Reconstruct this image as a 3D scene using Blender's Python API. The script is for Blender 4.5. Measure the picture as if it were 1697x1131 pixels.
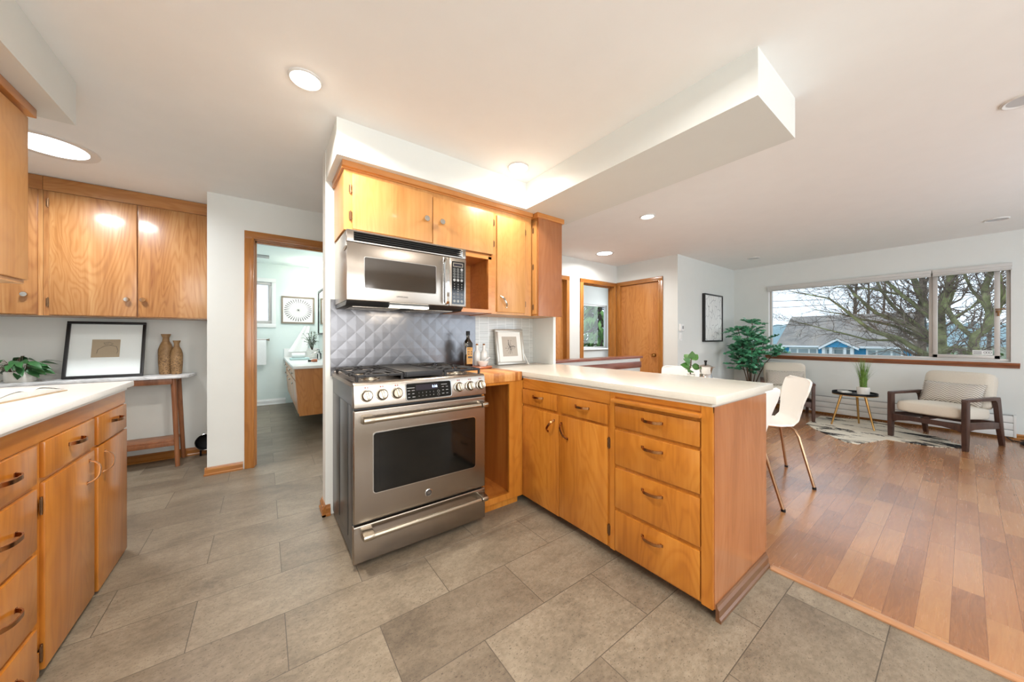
import bpy, bmesh, math, random
from mathutils import Vector, Matrix, Euler
from mathutils.noise import noise as pnoise

# ------------------------------------------------------------------ scene, camera, sky, exposure
for o in list(bpy.data.objects): bpy.data.objects.remove(o, do_unlink=True)
S = bpy.context.scene
COL = S.collection
PI = math.pi
random.seed(7)

EYE = 1.15; FPX = 555.7; PCX = 848.5; PCY = 560.0; YAW = math.radians(36.44)
cam_d = bpy.data.cameras.new('camera'); cam = bpy.data.objects.new('camera', cam_d); COL.objects.link(cam)
cam.location = (0, 0, EYE); cam.rotation_euler = (PI/2, 0, -YAW)
cam_d.sensor_width = 36.0; cam_d.lens = 36.0*FPX/1697.0
cam_d.shift_y = (PCY-565.5)/1697.0
cam_d.clip_start = 0.02; cam_d.clip_end = 600
S.camera = cam

S.view_settings.view_transform = 'Standard'; S.view_settings.look = 'None'
S.view_settings.gamma = 1.0; S.view_settings.use_curve_mapping = False
S.view_settings.exposure = 0.22

W = bpy.data.worlds.new('overcast_sky'); S.world = W; W.use_nodes = True
wn = W.node_tree; wn.nodes.clear()
wo = wn.nodes.new('ShaderNodeOutputWorld'); wb = wn.nodes.new('ShaderNodeBackground')
wtc = wn.nodes.new('ShaderNodeTexCoord'); wsep = wn.nodes.new('ShaderNodeSeparateXYZ')
wr = wn.nodes.new('ShaderNodeValToRGB')
wr.color_ramp.elements[0].position = 0.0; wr.color_ramp.elements[0].color = (0.80, 0.90, 1.0, 1)
wr.color_ramp.elements[1].position = 0.5; wr.color_ramp.elements[1].color = (0.74, 0.87, 1.0, 1)
wn.links.new(wtc.outputs['Generated'], wsep.inputs[0]); wn.links.new(wsep.outputs['Z'], wr.inputs[0])
wn.links.new(wr.outputs[0], wb.inputs[0]); wb.inputs[1].default_value = 1.5
wn.links.new(wb.outputs[0], wo.inputs[0])

def lamp(name, kind, energy, col, loc, rot=(0, 0, 0), parent=None, **kw):
    l = bpy.data.lights.new(name, kind); l.energy = energy; l.color = col
    for k, v in kw.items(): setattr(l, k, v)
    o = bpy.data.objects.new(name, l); COL.objects.link(o)
    o.location = loc; o.rotation_euler = rot
    if parent: o.parent = parent
    return o

# soft bright sky on the window side
lamp('sun', 'SUN', 0.9, (1.0, 0.97, 0.92), (20, -6, 10), Vector((-0.62, 0.66, -0.42)).to_track_quat('-Z', 'Y').to_euler(), angle=math.radians(14))
DAY = (0.86, 0.93, 1.0)
# daylight entering by the windows in the walls behind the photographer
lamp('window_daylight_kitchen', 'AREA', 70, (0.98, 0.975, 0.96), (0.25, -2.32, 1.4), (math.radians(94), 0, 0), shape='RECTANGLE', size=2.7, size_y=1.4)
lamp('window_daylight_dining', 'AREA', 46, (0.80, 0.90, 1.0), (4.3, -2.32, 1.4), (math.radians(90), 0, 0), shape='RECTANGLE', size=2.6, size_y=1.5)

lamp('bedroom_fill', 'AREA', 22, DAY, (6.80, 4.35, 1.5), (0, math.radians(90), 0), shape='RECTANGLE', size=1.0, size_y=1.2)  # added fill lamp at an unseen opening, brightens the bedroom
# added fill lamps under the kitchen ceiling, out of view and without fixtures
for k, (x, y, e) in enumerate(((-0.30, -0.35, 14), (0.75, -0.9, 14), (1.1, 0.55, 8))):
    lamp('ceiling_light_glow', 'AREA', e, (1.0, 0.96, 0.90), (x, y, 2.362), (0, 0, 0), shape='DISK', size=0.11, spread=math.radians(165))

# ------------------------------------------------------------------ helpers
def lin(c):
    if isinstance(c, str): c = [int(c[i:i+2], 16) for i in (0, 2, 4)]
    r = []
    for v in c:
        v = v/255.0
        r.append(v/12.92 if v <= 0.04045 else ((v+0.055)/1.055)**2.4)
    return (r[0], r[1], r[2], 1.0)

class MB:
    """collects geometry for ONE mesh"""
    def __init__(s): s.bm = bmesh.new()
    def _fin(s, verts, bev, seg):
        if bev > 0:
            es = list({e for v in verts for e in v.link_edges})
            bmesh.ops.bevel(s.bm, geom=es, offset=bev, segments=seg, affect='EDGES', profile=0.6, clamp_overlap=True)
    def box(s, x0, x1, y0, y1, z0, z1, bev=0.0, seg=2):
        m = Matrix.Translation(((x0+x1)/2, (y0+y1)/2, (z0+z1)/2)) @ Matrix.Diagonal((abs(x1-x0), abs(y1-y0), abs(z1-z0), 1))
        r = bmesh.ops.create_cube(s.bm, size=1.0, matrix=m); s._fin(r['verts'], bev, seg); return s
    def obox(s, c, size, rot=Matrix.Identity(3), bev=0.0, seg=2):
        m = Matrix.Translation(c) @ rot.to_4x4() @ Matrix.Diagonal((size[0], size[1], size[2], 1))
        r = bmesh.ops.create_cube(s.bm, size=1.0, matrix=m); s._fin(r['verts'], bev, seg); return s
    def bar(s, p0, p1, w, h, up=(0, 0, 1), bev=0.0):
        p0 = Vector(p0); p1 = Vector(p1); d = (p1-p0); L = d.length; d.normalize()
        u = Vector(up); side = d.cross(u).normalized(); u = side.cross(d).normalized()
        rot = Matrix((side, d, u)).transposed()
        return s.obox((p0+p1)/2, (w, L, h), rot, bev)
    def tube(s, pts, r, n=8, cap=True, sect=None):
        pts = [Vector(p) for p in pts]; N = len(pts)
        rs = r if isinstance(r, (list, tuple)) else [r]*N
        t = (pts[1]-pts[0]).normalized()
        a = Vector((0, 0, 1)) if abs(t.z) < 0.9 else Vector((1, 0, 0))
        nrm = t.cross(a).normalized(); rings = []
        for i, p in enumerate(pts):
            if i == 0: tt = (pts[1]-pts[0])
            elif i == N-1: tt = (pts[-1]-pts[-2])
            else: tt = (pts[i+1]-pts[i]).normalized()+(pts[i]-pts[i-1]).normalized()
            if tt.length < 1e-9: tt = t
            tt.normalize(); nrm = (nrm-tt*nrm.dot(tt))
            if nrm.length < 1e-6: nrm = tt.orthogonal()
            nrm.normalize(); b = tt.cross(nrm)
            rings.append([s.bm.verts.new(p+(nrm*math.cos(2*PI*k/n)+b*math.sin(2*PI*k/n))*rs[i]) for k in range(n)])
        for i in range(N-1):
            for k in range(n):
                s.bm.faces.new((rings[i][k], rings[i][(k+1) % n], rings[i+1][(k+1) % n], rings[i+1][k]))
        if cap:
            s.bm.faces.new(rings[0][::-1]); s.bm.faces.new(rings[-1])
        return s
    def cyl(s, p0, p1, r0, r1=None, n=20): return s.tube([p0, p1], [r0, r0 if r1 is None else r1], n)
    def strip(s, pts, wdir, w, t):
        """flat bent bar: width w along wdir, thickness t"""
        pts = [Vector(p) for p in pts]; wd = Vector(wdir).normalized(); rings = []
        for i, p in enumerate(pts):
            a = pts[max(i-1, 0)]; b = pts[min(i+1, len(pts)-1)]
            tt = (b-a).normalized(); nn = tt.cross(wd).normalized()
            rings.append([s.bm.verts.new(p+wd*sx*w/2+nn*sy*t/2) for sx, sy in ((-1, -1), (1, -1), (1, 1), (-1, 1))])
        for i in range(len(pts)-1):
            for k in range(4): s.bm.faces.new((rings[i][k], rings[i][(k+1) % 4], rings[i+1][(k+1) % 4], rings[i+1][k]))
        s.bm.faces.new(rings[0][::-1]); s.bm.faces.new(rings[-1]); return s
    def lathe(s, prof, c=(0, 0, 0), axis=(0, 0, 1), n=28, sx=1.0, sy=1.0):
        ax = Vector(axis).normalized(); q = ax.to_track_quat('Z', 'Y').to_matrix(); c = Vector(c); rings = []
        for r, z in prof:
            if r < 1e-6: rings.append([s.bm.verts.new(c+q@Vector((0, 0, z)))])
            else: rings.append([s.bm.verts.new(c+q@Vector((r*sx*math.cos(2*PI*k/n), r*sy*math.sin(2*PI*k/n), z))) for k in range(n)])
        for a, b in zip(rings[:-1], rings[1:]):
            for k in range(n):
                k2 = (k+1) % n
                if len(a) == 1 and len(b) == 1: continue
                if len(a) == 1: s.bm.faces.new((a[0], b[k2], b[k]))
                elif len(b) == 1: s.bm.faces.new((a[k], a[k2], b[0]))
                else: s.bm.faces.new((a[k], a[k2], b[k2], b[k]))
        if len(rings[0]) > 1: s.bm.faces.new(rings[0][::-1])
        if len(rings[-1]) > 1: s.bm.faces.new(rings[-1])
        return s
    def prism(s, poly, plane, d0, d1, bev=0.0):
        def P(a, b, d): return {'xy': (a, b, d), 'xz': (a, d, b), 'yz': (d, a, b)}[plane]
        A = [s.bm.verts.new(P(a, b, d0)) for a, b in poly]; B = [s.bm.verts.new(P(a, b, d1)) for a, b in poly]
        n = len(poly); fs = [s.bm.faces.new(A[::-1]), s.bm.faces.new(B)]
        for i in range(n): fs.append(s.bm.faces.new((A[i], A[(i+1) % n], B[(i+1) % n], B[i])))
        if bev > 0: s._fin(A+B, bev, 2)
        return s
    def surf(s, fn, nu, nv, closed=False):
        g = [[s.bm.verts.new(fn(i/(nu), j/(nv))) for j in range(nv+1)] for i in range(nu+1)]
        for i in range(nu):
            for j in range(nv): s.bm.faces.new((g[i][j], g[i+1][j], g[i+1][j+1], g[i][j+1]))
        return s
    def sheet(s, fn, nu, nv, th):
        """surface with thickness"""
        e = 1e-3; pts = [[Vector(fn(i/nu, j/nv)) for j in range(nv+1)] for i in range(nu+1)]
        top = [[None]*(nv+1) for _ in range(nu+1)]; bot = [[None]*(nv+1) for _ in range(nu+1)]
        for i in range(nu+1):
            for j in range(nv+1):
                du = pts[min(i+1, nu)][j]-pts[max(i-1, 0)][j]; dv = pts[i][min(j+1, nv)]-pts[i][max(j-1, 0)]
                n = du.cross(dv); n = n.normalized() if n.length > 1e-12 else Vector((0, 0, 1))
                top[i][j] = s.bm.verts.new(pts[i][j]+n*th/2); bot[i][j] = s.bm.verts.new(pts[i][j]-n*th/2)
        for i in range(nu):
            for j in range(nv):
                s.bm.faces.new((top[i][j], top[i+1][j], top[i+1][j+1], top[i][j+1]))
                s.bm.faces.new((bot[i][j], bot[i][j+1], bot[i+1][j+1], bot[i+1][j]))
        for i in range(nu):
            s.bm.faces.new((top[i][0], bot[i][0], bot[i+1][0], top[i+1][0])); s.bm.faces.new((top[i][nv], top[i+1][nv], bot[i+1][nv], bot[i][nv]))
        for j in range(nv):
            s.bm.faces.new((top[0][j], top[0][j+1], bot[0][j+1], bot[0][j])); s.bm.faces.new((top[nu][j], bot[nu][j], bot[nu][j+1], top[nu][j+1]))
        return s
    def ball(s, c, r, sc=(1, 1, 1), seg=16, rot=None):
        m = Matrix.Translation(c) @ (rot.to_4x4() if rot else Matrix.Identity(4)) @ Matrix.Diagonal((r*sc[0], r*sc[1], r*sc[2], 1))
        bmesh.ops.create_uvsphere(s.bm, u_segments=seg, v_segments=seg//2+2, radius=1.0, matrix=m); return s
    def leaf(s, base, d, up, L, Wd, curl=0.3, fold=0.25, k=4, tip=1.0):
        b = Vector(base); d = Vector(d).normalized(); up = Vector(up)
        side = d.cross(up)
        side = side.normalized() if side.length > 1e-6 else d.orthogonal().normalized()
        up = side.cross(d).normalized(); rows = []
        for i in range(k+1):
            t = i/k; w = Wd*0.5*(math.sin(PI*min(1, (t**0.75)*1.0))**0.9 if 0 < t < 1 else 0.02)
            c = b+d*(L*t)-up*(curl*L*t*t)
            rows.append([s.bm.verts.new(c-side*w+up*fold*w), s.bm.verts.new(c), s.bm.verts.new(c+side*w+up*fold*w)])
        for a, c in zip(rows[:-1], rows[1:]):
            s.bm.faces.new((a[0], a[1], c[1], c[0])); s.bm.faces.new((a[1], a[2], c[2], c[1]))
        return s

def rrect(x0, x1, z0, z1, r, n=5):
    pts = []
    for cx, cz, a0 in ((x1-r, z1-r, 0), (x0+r, z1-r, 90), (x0+r, z0+r, 180), (x1-r, z0+r, 270)):
        for i in range(n+1):
            a = math.radians(a0+90*i/n); pts.append((cx+r*math.cos(a), cz+r*math.sin(a)))
    return pts

def top_of(o):
    while o.parent: o = o.parent
    return o

def thing(name, label, cat, loc=(0, 0, 0), rotz=0.0, group=None):
    o = bpy.data.objects.new(name, None); COL.objects.link(o); o.empty_display_size = 0.05
    o.location = loc; o.rotation_euler = (0, 0, rotz); o['label'] = label; o['category'] = cat
    if group: o['group'] = group
    return o

def P(name, mb, mat, parent=None, world=True, ang=38, label=None, smooth=True, sub=0):
    """link the collected geometry as one mesh object; world=True: geometry is in world axes, moved into its thing's frame"""
    if parent is not None and world:
        l = top_of(parent).location
        bmesh.ops.translate(mb.bm, verts=mb.bm.verts, vec=-Vector(l))
    bmesh.ops.recalc_face_normals(mb.bm, faces=mb.bm.faces) if sub == 0 else None
    me = bpy.data.meshes.new(name); mb.bm.to_mesh(me); mb.bm.free()
    me.materials.append(mat)
    if smooth and len(me.polygons):
        me.polygons.foreach_set('use_smooth', [True]*len(me.polygons))
        me.set_sharp_from_angle(angle=math.radians(ang))
    o = bpy.data.objects.new(name, me); COL.objects.link(o)
    if parent is not None: o.parent = parent
    if label: o['label'] = label
    return o

def single(name, mb, mat, label, cat, loc=(0, 0, 0), group=None, **kw):
    """a thing that is one mesh"""
    bmesh.ops.translate(mb.bm, verts=mb.bm.verts, vec=-Vector(loc))
    o = P(name, mb, mat, None, **kw); o.location = loc; o['label'] = label; o['category'] = cat
    if group: o['group'] = group
    return o

def struct(name, mb, mat, parent=None, **kw):
    o = P(name, mb, mat, parent, **kw)
    if parent is None: o['kind'] = 'structure'
    return o

def structroot(name, loc):
    o = bpy.data.objects.new(name, None); COL.objects.link(o); o.location = loc; o.empty_display_size = 0.05
    o['kind'] = 'structure'; return o

def text(name, body, size, mat, parent, loc, rot, align='CENTER', depth=0.0006, sx=1.0):
    cu = bpy.data.curves.new(name, 'FONT'); cu.body = body; cu.size = size; cu.align_x = align; cu.align_y = 'CENTER'; cu.extrude = depth
    t = bpy.data.objects.new(name, cu); COL.objects.link(t)
    me = bpy.data.meshes.new_from_object(t.evaluated_get(bpy.context.evaluated_depsgraph_get()))
    bpy.data.objects.remove(t, do_unlink=True); bpy.data.curves.remove(cu)
    me.transform(Matrix.Diagonal((sx, 1, 1, 1)))
    me.materials.clear(); me.materials.append(mat); me.name = name
    o = bpy.data.objects.new(name, me); COL.objects.link(o); o.parent = parent
    o.location = Vector(loc)-Vector(top_of(parent).location); o.rotation_euler = rot
    return o

def copy_tree(o, parent=None):
    c = o.copy(); COL.objects.link(c); c.parent = parent
    for ch in [k for k in bpy.data.objects if k.parent == o]: copy_tree(ch, c)
    return c

def ray(u, v):
    f = Vector((math.sin(YAW), math.cos(YAW), 0)); r = Vector((math.cos(YAW), -math.sin(YAW), 0))
    return f+r*((u-PCX)/FPX)+Vector((0, 0, 1))*((PCY-v)/FPX)
def onX(u, v, x): r = ray(u, v); return Vector((0, 0, EYE))+r*(x/r.x)
def onZ(u, v, z): r = ray(u, v); return Vector((0, 0, EYE))+r*((z-EYE)/r.z)

# ------------------------------------------------------------------ materials
def nmat(name):
    m = bpy.data.materials.new(name); m.use_nodes = True; nt = m.node_tree
    return m, nt, nt.nodes['Principled BSDF']
def N(nt, t, **kw):
    n = nt.nodes.new(t)
    for k, v in kw.items(): setattr(n, k, v)
    return n
def setb(b, rough=0.5, metal=0.0, coat=0.0, spec=0.5, croug=0.1):
    b.inputs['Roughness'].default_value = rough; b.inputs['Metallic'].default_value = metal
    b.inputs['Coat Weight'].default_value = coat; b.inputs['Coat Roughness'].default_value = croug
    b.inputs['Specular IOR Level'].default_value = spec
def math_n(nt, op, a, b=None, c=None):
    n = N(nt, 'ShaderNodeMath', operation=op)
    for i, v in enumerate((a, b, c)):
        if v is None: continue
        if isinstance(v, (int, float)): n.inputs[i].default_value = v
        else: nt.links.new(v, n.inputs[i])
    return n.outputs[0]
def ramp(nt, fac, stops):
    r = N(nt, 'ShaderNodeValToRGB'); e = r.color_ramp.elements
    while len(e) < len(stops): e.new(0.5)
    for k, (p, c) in enumerate(stops): e[k].position = p; e[k].color = c
    nt.links.new(fac, r.inputs[0]); return r.outputs[0]
def mapped(nt, scale, coord='Object', rnd=True, rot=(0, 0, 0)):
    tc = N(nt, 'ShaderNodeTexCoord'); mp = N(nt, 'ShaderNodeMapping'); mp.inputs['Scale'].default_value = scale; mp.inputs['Rotation'].default_value = rot
    nt.links.new(tc.outputs[coord], mp.inputs['Vector'])
    if rnd:
        oi = N(nt, 'ShaderNodeObjectInfo'); v = math_n(nt, 'MULTIPLY', oi.outputs['Random'], 17.0); nt.links.new(v, mp.inputs['Location'])
    return mp.outputs[0]
def noise_n(nt, vec, scale, detail=4, rough=0.55, dist=0.0):
    n = N(nt, 'ShaderNodeTexNoise'); n.inputs['Scale'].default_value = scale; n.inputs['Detail'].default_value = detail
    n.inputs['Roughness'].default_value = rough; n.inputs['Distortion'].default_value = dist
    nt.links.new(vec, n.inputs['Vector']); return n.outputs['Fac']
def bump(nt, b, h, strength=0.1, dist=0.01):
    n = N(nt, 'ShaderNodeBump'); n.inputs['Strength'].default_value = strength; n.inputs['Distance'].default_value = dist
    nt.links.new(h, n.inputs['Height']); nt.links.new(n.outputs[0], b.inputs['Normal'])
def mixc(nt, fac, a, c, mode='MIX'):
    n = N(nt, 'ShaderNodeMix', data_type='RGBA', blend_type=mode)
    for i, v in ((0, fac), (6, a), (7, c)):
        if isinstance(v, (int, float)): n.inputs[i].default_value = v
        elif isinstance(v, tuple): n.inputs[i].default_value = v
        else: nt.links.new(v, n.inputs[i])
    return n.outputs[2]

def plain(name, c, rough=0.5, metal=0.0, coat=0.0, spec=0.5, var=0.04, vs=6.0, bmp=0.0, bs=200.0):
    m, nt, b = nmat(name); setb(b, rough, metal, coat, spec)
    c = lin(c); f = noise_n(nt, mapped(nt, (1, 1, 1)), vs, 3)
    lo = tuple(x*(1-var) for x in c[:3])+(1,); hi = tuple(min(1, x*(1+var)) for x in c[:3])+(1,)
    nt.links.new(ramp(nt, f, [(0.3, lo), (0.7, hi)]), b.inputs['Base Color'])
    if bmp: bump(nt, b, noise_n(nt, mapped(nt, (1, 1, 1)), bs, 2), bmp, 0.002)
    return m
def glow(name, c, s):
    m, nt, b = nmat(name); c = lin(c)
    b.inputs['Base Color'].default_value = c; b.inputs['Emission Color'].default_value = c; b.inputs['Emission Strength'].default_value = s
    return m
def wood(name, dark, mid, light, axis='Z', sc=1.0, rough=0.28, coat=0.25, fig=0.2, figfreq=34.0, s1v=5.5, s3l=0.9):
    m, nt, b = nmat(name); setb(b, rough, 0, coat, 0.45, 0.12)
    i = 'XYZ'.index(axis); s1 = [s1v*sc]*3; s1[i] = 0.55*sc; s2 = [70*sc]*3; s2[i] = 1.4*sc; s3 = [3.2*sc]*3; s3[i] = s3l*sc
    n1 = noise_n(nt, mapped(nt, s1), 1.0, 5, 0.6, 0.6)
    n2 = noise_n(nt, mapped(nt, s2), 1.0, 3, 0.6)
    n3 = noise_n(nt, mapped(nt, s3), 1.0, 3, 0.5, 0.8)
    sn = math_n(nt, 'MULTIPLY_ADD', math_n(nt, 'SINE', math_n(nt, 'MULTIPLY', n3, figfreq)), 0.5, 0.5)
    a = math_n(nt, 'MULTIPLY_ADD', n2, 0.28, math_n(nt, 'MULTIPLY', n1, 0.72))
    sn = math_n(nt, 'POWER', sn, 2.0)
    a = math_n(nt, 'SUBTRACT', math_n(nt, 'ADD', a, fig*0.35), math_n(nt, 'MULTIPLY', sn, fig))
    col = ramp(nt, a, [(0.28, lin(dark)), (0.5, lin(mid)), (0.72, lin(light))])
    nt.links.new(col, b.inputs['Base Color'])
    bump(nt, b, n2, 0.03, 0.001)
    return m
def steel(name, c, rough=0.28, axis='X', metal=1.0):
    m, nt, b = nmat(name); setb(b, rough, metal)
    s = [3]*3
    f = noise_n(nt, mapped(nt, s), 1.0, 2)
    c = lin(c); nt.links.new(ramp(nt, f, [(0.2, tuple(x*0.985 for x in c[:3])+(1,)), (0.8, c)]), b.inputs['Base Color'])
    b.inputs['Anisotropic'].default_value = 0.7
    tg = N(nt, 'ShaderNodeTangent', direction_type='RADIAL', axis='Z'); nt.links.new(tg.outputs[0], b.inputs['Tangent'])
    return m
def pane_glass(name, tint=(0.97, 0.99, 1.0), reflect=1.0):
    m = bpy.data.materials.new(name); m.use_nodes = True; nt = m.node_tree; nt.nodes.clear()
    o = N(nt, 'ShaderNodeOutputMaterial'); t = N(nt, 'ShaderNodeBsdfTransparent'); g = N(nt, 'ShaderNodeBsdfGlossy'); mx = N(nt, 'ShaderNodeMixShader')
    t.inputs[0].default_value = tint+(1,); g.inputs['Roughness'].default_value = 0.01
    lw = N(nt, 'ShaderNodeFresnel'); lw.inputs[0].default_value = 1.45
    ge = N(nt, 'ShaderNodeNewGeometry'); front = math_n(nt, 'SUBTRACT', 1.0, ge.outputs['Backfacing'])
    nt.links.new(math_n(nt, 'MULTIPLY', math_n(nt, 'MULTIPLY', lw.outputs[0], reflect), front), mx.inputs[0])
    nt.links.new(t.outputs[0], mx.inputs[1]); nt.links.new(g.outputs[0], mx.inputs[2]); nt.links.new(mx.outputs[0], o.inputs[0])
    return m

M = {}
M['wall'] = plain('wall_paint', (222, 224, 220), 0.6, spec=0.3, var=0.01, bmp=0.02, bs=90)
M['ceil'] = plain('ceiling_paint', (244, 244, 242), 0.7, spec=0.2, var=0.01, bmp=0.03, bs=70)
M['bathwall'] = plain('pale_aqua_paint', (222, 233, 229), 0.6, spec=0.3, var=0.01)
M['white'] = plain('white_trim_paint', (235, 235, 233), 0.4, var=0.01)
M['fir'] = wood('fir_cabinet_wood', (156, 90, 28), (180, 111, 38), (196, 130, 53), 'Z', fig=0.10, figfreq=90)
M['firY'] = wood('fir_rail_wood', (148, 83, 26), (174, 106, 37), (190, 124, 51), 'Y', fig=0.1, figfreq=90)
M['firX'] = wood('fir_rail_wood_across', (148, 83, 26), (174, 106, 37), (190, 124, 51), 'X', fig=0.1, figfreq=90)
M['firend'] = wood('red_fir_panel', (140, 84, 48), (160, 100, 60), (176, 118, 76), 'Z', fig=0.06, figfreq=90, rough=0.2, coat=0.4)
M['up'] = wood('lit_fir_cabinet_wood', (176, 118, 62), (194, 138, 78), (208, 154, 94), 'Z', fig=0.07, figfreq=90, rough=0.36, coat=0.1)  # same fir for the upper cabinets, brighter lamp light mixed into its colour
M['upX'] = wood('lit_fir_rail_wood', (178, 110, 50), (198, 130, 66), (210, 146, 82), 'X', fig=0.08, figfreq=90)  # rails likewise: fir with the lamp light in its colour, both directions
M['upY'] = wood('lit_fir_rail_wood_deep', (178, 110, 50), (198, 130, 66), (210, 146, 82), 'Y', fig=0.08, figfreq=90)
M['flame'] = wood('flame_figured_veneer', (134, 82, 40), (168, 116, 66), (188, 144, 94), 'Z', sc=1.0, fig=0.10, figfreq=190, rough=0.34, s1v=7.5, s3l=0.45)
M['flameX'] = wood('veneer_rail', (146, 90, 44), (168, 112, 60), (184, 132, 78), 'X', fig=0.1, figfreq=90)
M['inside'] = wood('cabinet_inside_wood', (150, 82, 28), (174, 102, 38), (192, 122, 52), 'Z', fig=0.1, rough=0.5, coat=0)
M['trim'] = wood('door_trim_wood', (148, 92, 38), (174, 114, 52), (190, 132, 70), 'Z', sc=1.6, fig=0.1)
M['trimX'] = wood('trim_wood_across', (130, 78, 28), (154, 97, 39), (170, 114, 52), 'X', sc=1.6, fig=0.1)
M['trimY'] = wood('trim_wood_deep', (148, 92, 38), (174, 114, 52), (190, 132, 70), 'Y', sc=1.6, fig=0.1)
M['sill'] = wood('window_sill_wood', (118, 66, 40), (146, 88, 56), (166, 106, 70), 'Y', sc=1.6, fig=0.1)
M['capwood'] = wood('half_wall_cap_wood', (96, 52, 40), (124, 72, 58), (146, 90, 72), 'X', sc=1.6, fig=0.1)
M['door'] = wood('hall_door_veneer', (164, 100, 48), (192, 128, 68), (206, 146, 86), 'Z', sc=0.8, fig=0.10, figfreq=170)
M['skirt'] = wood('brown_skirting', (88, 56, 34), (108, 72, 46), (126, 88, 58), 'X', fig=0.06)
M['walnut'] = wood('dark_walnut', (52, 34, 28), (74, 50, 42), (92, 66, 54), 'Z', sc=2, fig=0.1, rough=0.4, coat=0)
M['console'] = wood('console_wood', (100, 58, 32), (132, 82, 50), (152, 100, 64), 'Z', sc=2, fig=0.1, rough=0.4, coat=0)
M['tray'] = wood('tray_wood', (150, 76, 44), (182, 104, 62), (204, 132, 84), 'X', sc=3, fig=0.2, rough=0.4)
M['quartz'] = plain('white_quartz', (208, 202, 190), 0.22, spec=0.5, var=0.02, vs=60)
M['quartzL'] = plain('bright_quartz', (236, 235, 232), 0.25, spec=0.5, var=0.015, vs=60)
M['steelX'] = steel('brushed_steel', (162, 152, 142), 0.27, 'X')
M['steelZ'] = steel('brushed_steel_vertical', (182, 178, 172), 0.25, 'Z')
M['chrome'] = plain('polished_chrome', (205, 203, 200), 0.12, 1.0, var=0.0)
M['nickel'] = plain('satin_nickel', (178, 168, 152), 0.26, 1.0, var=0.02)
M['bronze'] = plain('copper_brown_pull', (176, 126, 84), 0.25, 1.0, var=0.05)
M['brass'] = plain('aged_brass', (168, 128, 74), 0.3, 1.0, var=0.05)
M['gold'] = plain('brushed_gold', (198, 158, 98), 0.33, 1.0, var=0.04)
M['leggold'] = plain('champagne_metal', (186, 152, 122), 0.3, 1.0, var=0.04)
M['hinge'] = plain('dark_bronze_hinge', (128, 98, 72), 0.4, 1.0, var=0.1, vs=80)
M['sideblack'] = plain('range_side_enamel', (72, 74, 76), 0.3, 0.6, var=0.1, vs=40)
M['black'] = plain('black_plastic', (20, 20, 21), 0.45, spec=0.25, var=0.05)
M['iron'] = plain('cast_iron', (38, 38, 40), 0.5, 0.2, var=0.12, vs=80, bmp=0.15, bs=300)
M['blackglass'] = plain('black_glass', (12, 12, 11), 0.07, 0.0, spec=0.5, var=0.0)
M['ovenglass'] = plain('oven_window_glass', (14, 13, 11), 0.05, 0.0, spec=0.45, var=0.0)
M['mwglass'] = plain('microwave_window_glass', (58, 48, 38), 0.07, 0.4, coat=1.0, spec=0.9, var=0.0)
M['grey'] = plain('grey_marking', (150, 150, 148), 0.5, var=0.0)
M['darkmark'] = plain('dark_marking', (60, 56, 54), 0.5, var=0.0)
M['redmark'] = plain('red_marking', (150, 60, 50), 0.5, var=0.0)
M['led'] = glow('display_digits', (200, 225, 255), 3.0)
M['lcd'] = plain('display_window', (26, 20, 34), 0.15, coat=0.6, var=0.0)
M['lens'] = glow('lamp_lens', (255, 250, 240), 9.0)
M['lensdome'] = glow('lamp_dome', (255, 242, 222), 26.0)
M['lenscool'] = glow('daylight_lens', (246, 250, 255), 7.0)
M['lensoff'] = plain('unlit_lens', (196, 198, 200), 0.5, var=0.01)
M['shade'] = glow('lit_shade', (255, 250, 238), 3.5)
M['ring'] = plain('lamp_trim_ring', (222, 221, 218), 0.4, var=0.0)
M['ceramic'] = plain('white_ceramic', (232, 230, 225), 0.2, coat=0.4, var=0.01)
M['matwhite'] = plain('matte_white_pot', (222, 219, 212), 0.6, var=0.02)
M['chairwhite'] = plain('white_chair_shell', (240, 238, 232), 0.35, var=0.01)
M['tablewhite'] = plain('white_table', (240, 239, 236), 0.3, var=0.01)
M['paper'] = plain('paper', (240, 239, 234), 0.7, var=0.01)
M['pages'] = plain('page_edges', (214, 212, 208), 0.7, var=0.06, vs=150)
M['kraft'] = plain('tan_paper', (176, 152, 122), 0.7, var=0.03, vs=30)
M['beige'] = plain('greige_paper', (186, 176, 164), 0.7, var=0.02, vs=30)
M['blackframe'] = plain('black_frame', (26, 26, 28), 0.35, var=0.04)
M['taupe'] = plain('taupe_frame', (132, 118, 102), 0.5, var=0.1, vs=60)
M['silver'] = plain('silver_frame', (190, 184, 174), 0.35, 0.6, var=0.03)
M['ink'] = plain('ink_line', (52, 50, 50), 0.7, var=0.0)
M['linenc'] = plain('cream_upholstery', (214, 205, 190), 0.9, spec=0.15, var=0.04, vs=160, bmp=0.25, bs=500)
M['towel'] = plain('white_towel', (240, 240, 238), 0.95, spec=0.1, var=0.03, vs=80, bmp=0.5, bs=260)
M['aqua'] = plain('pale_aqua_towel', (190, 214, 212), 0.95, spec=0.1, var=0.03, vs=80, bmp=0.5, bs=260)
M['leafd'] = plain('dark_glossy_leaf', (52, 98, 56), 0.35, coat=0.2, var=0.45, vs=9)
M['leafm'] = plain('mid_green_leaf', (86, 156, 116), 0.4, coat=0.15, var=0.5, vs=7)
M['leafb'] = plain('fresh_green_leaf', (68, 112, 50), 0.35, coat=0.3, var=0.35, vs=12)
M['olive'] = plain('olive_leaf', (92, 118, 84), 0.55, var=0.4, vs=20)
M['grass'] = plain('grass_blade', (108, 144, 62), 0.6, var=0.45, vs=25)
M['stem'] = plain('brown_stem', (84, 66, 50), 0.7, var=0.2, vs=30)
M['soil'] = plain('potting_soil', (50, 38, 30), 0.95, var=0.4, vs=90)
M['cork'] = plain('cork', (150, 98, 56), 0.8, var=0.15, vs=120)
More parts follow.
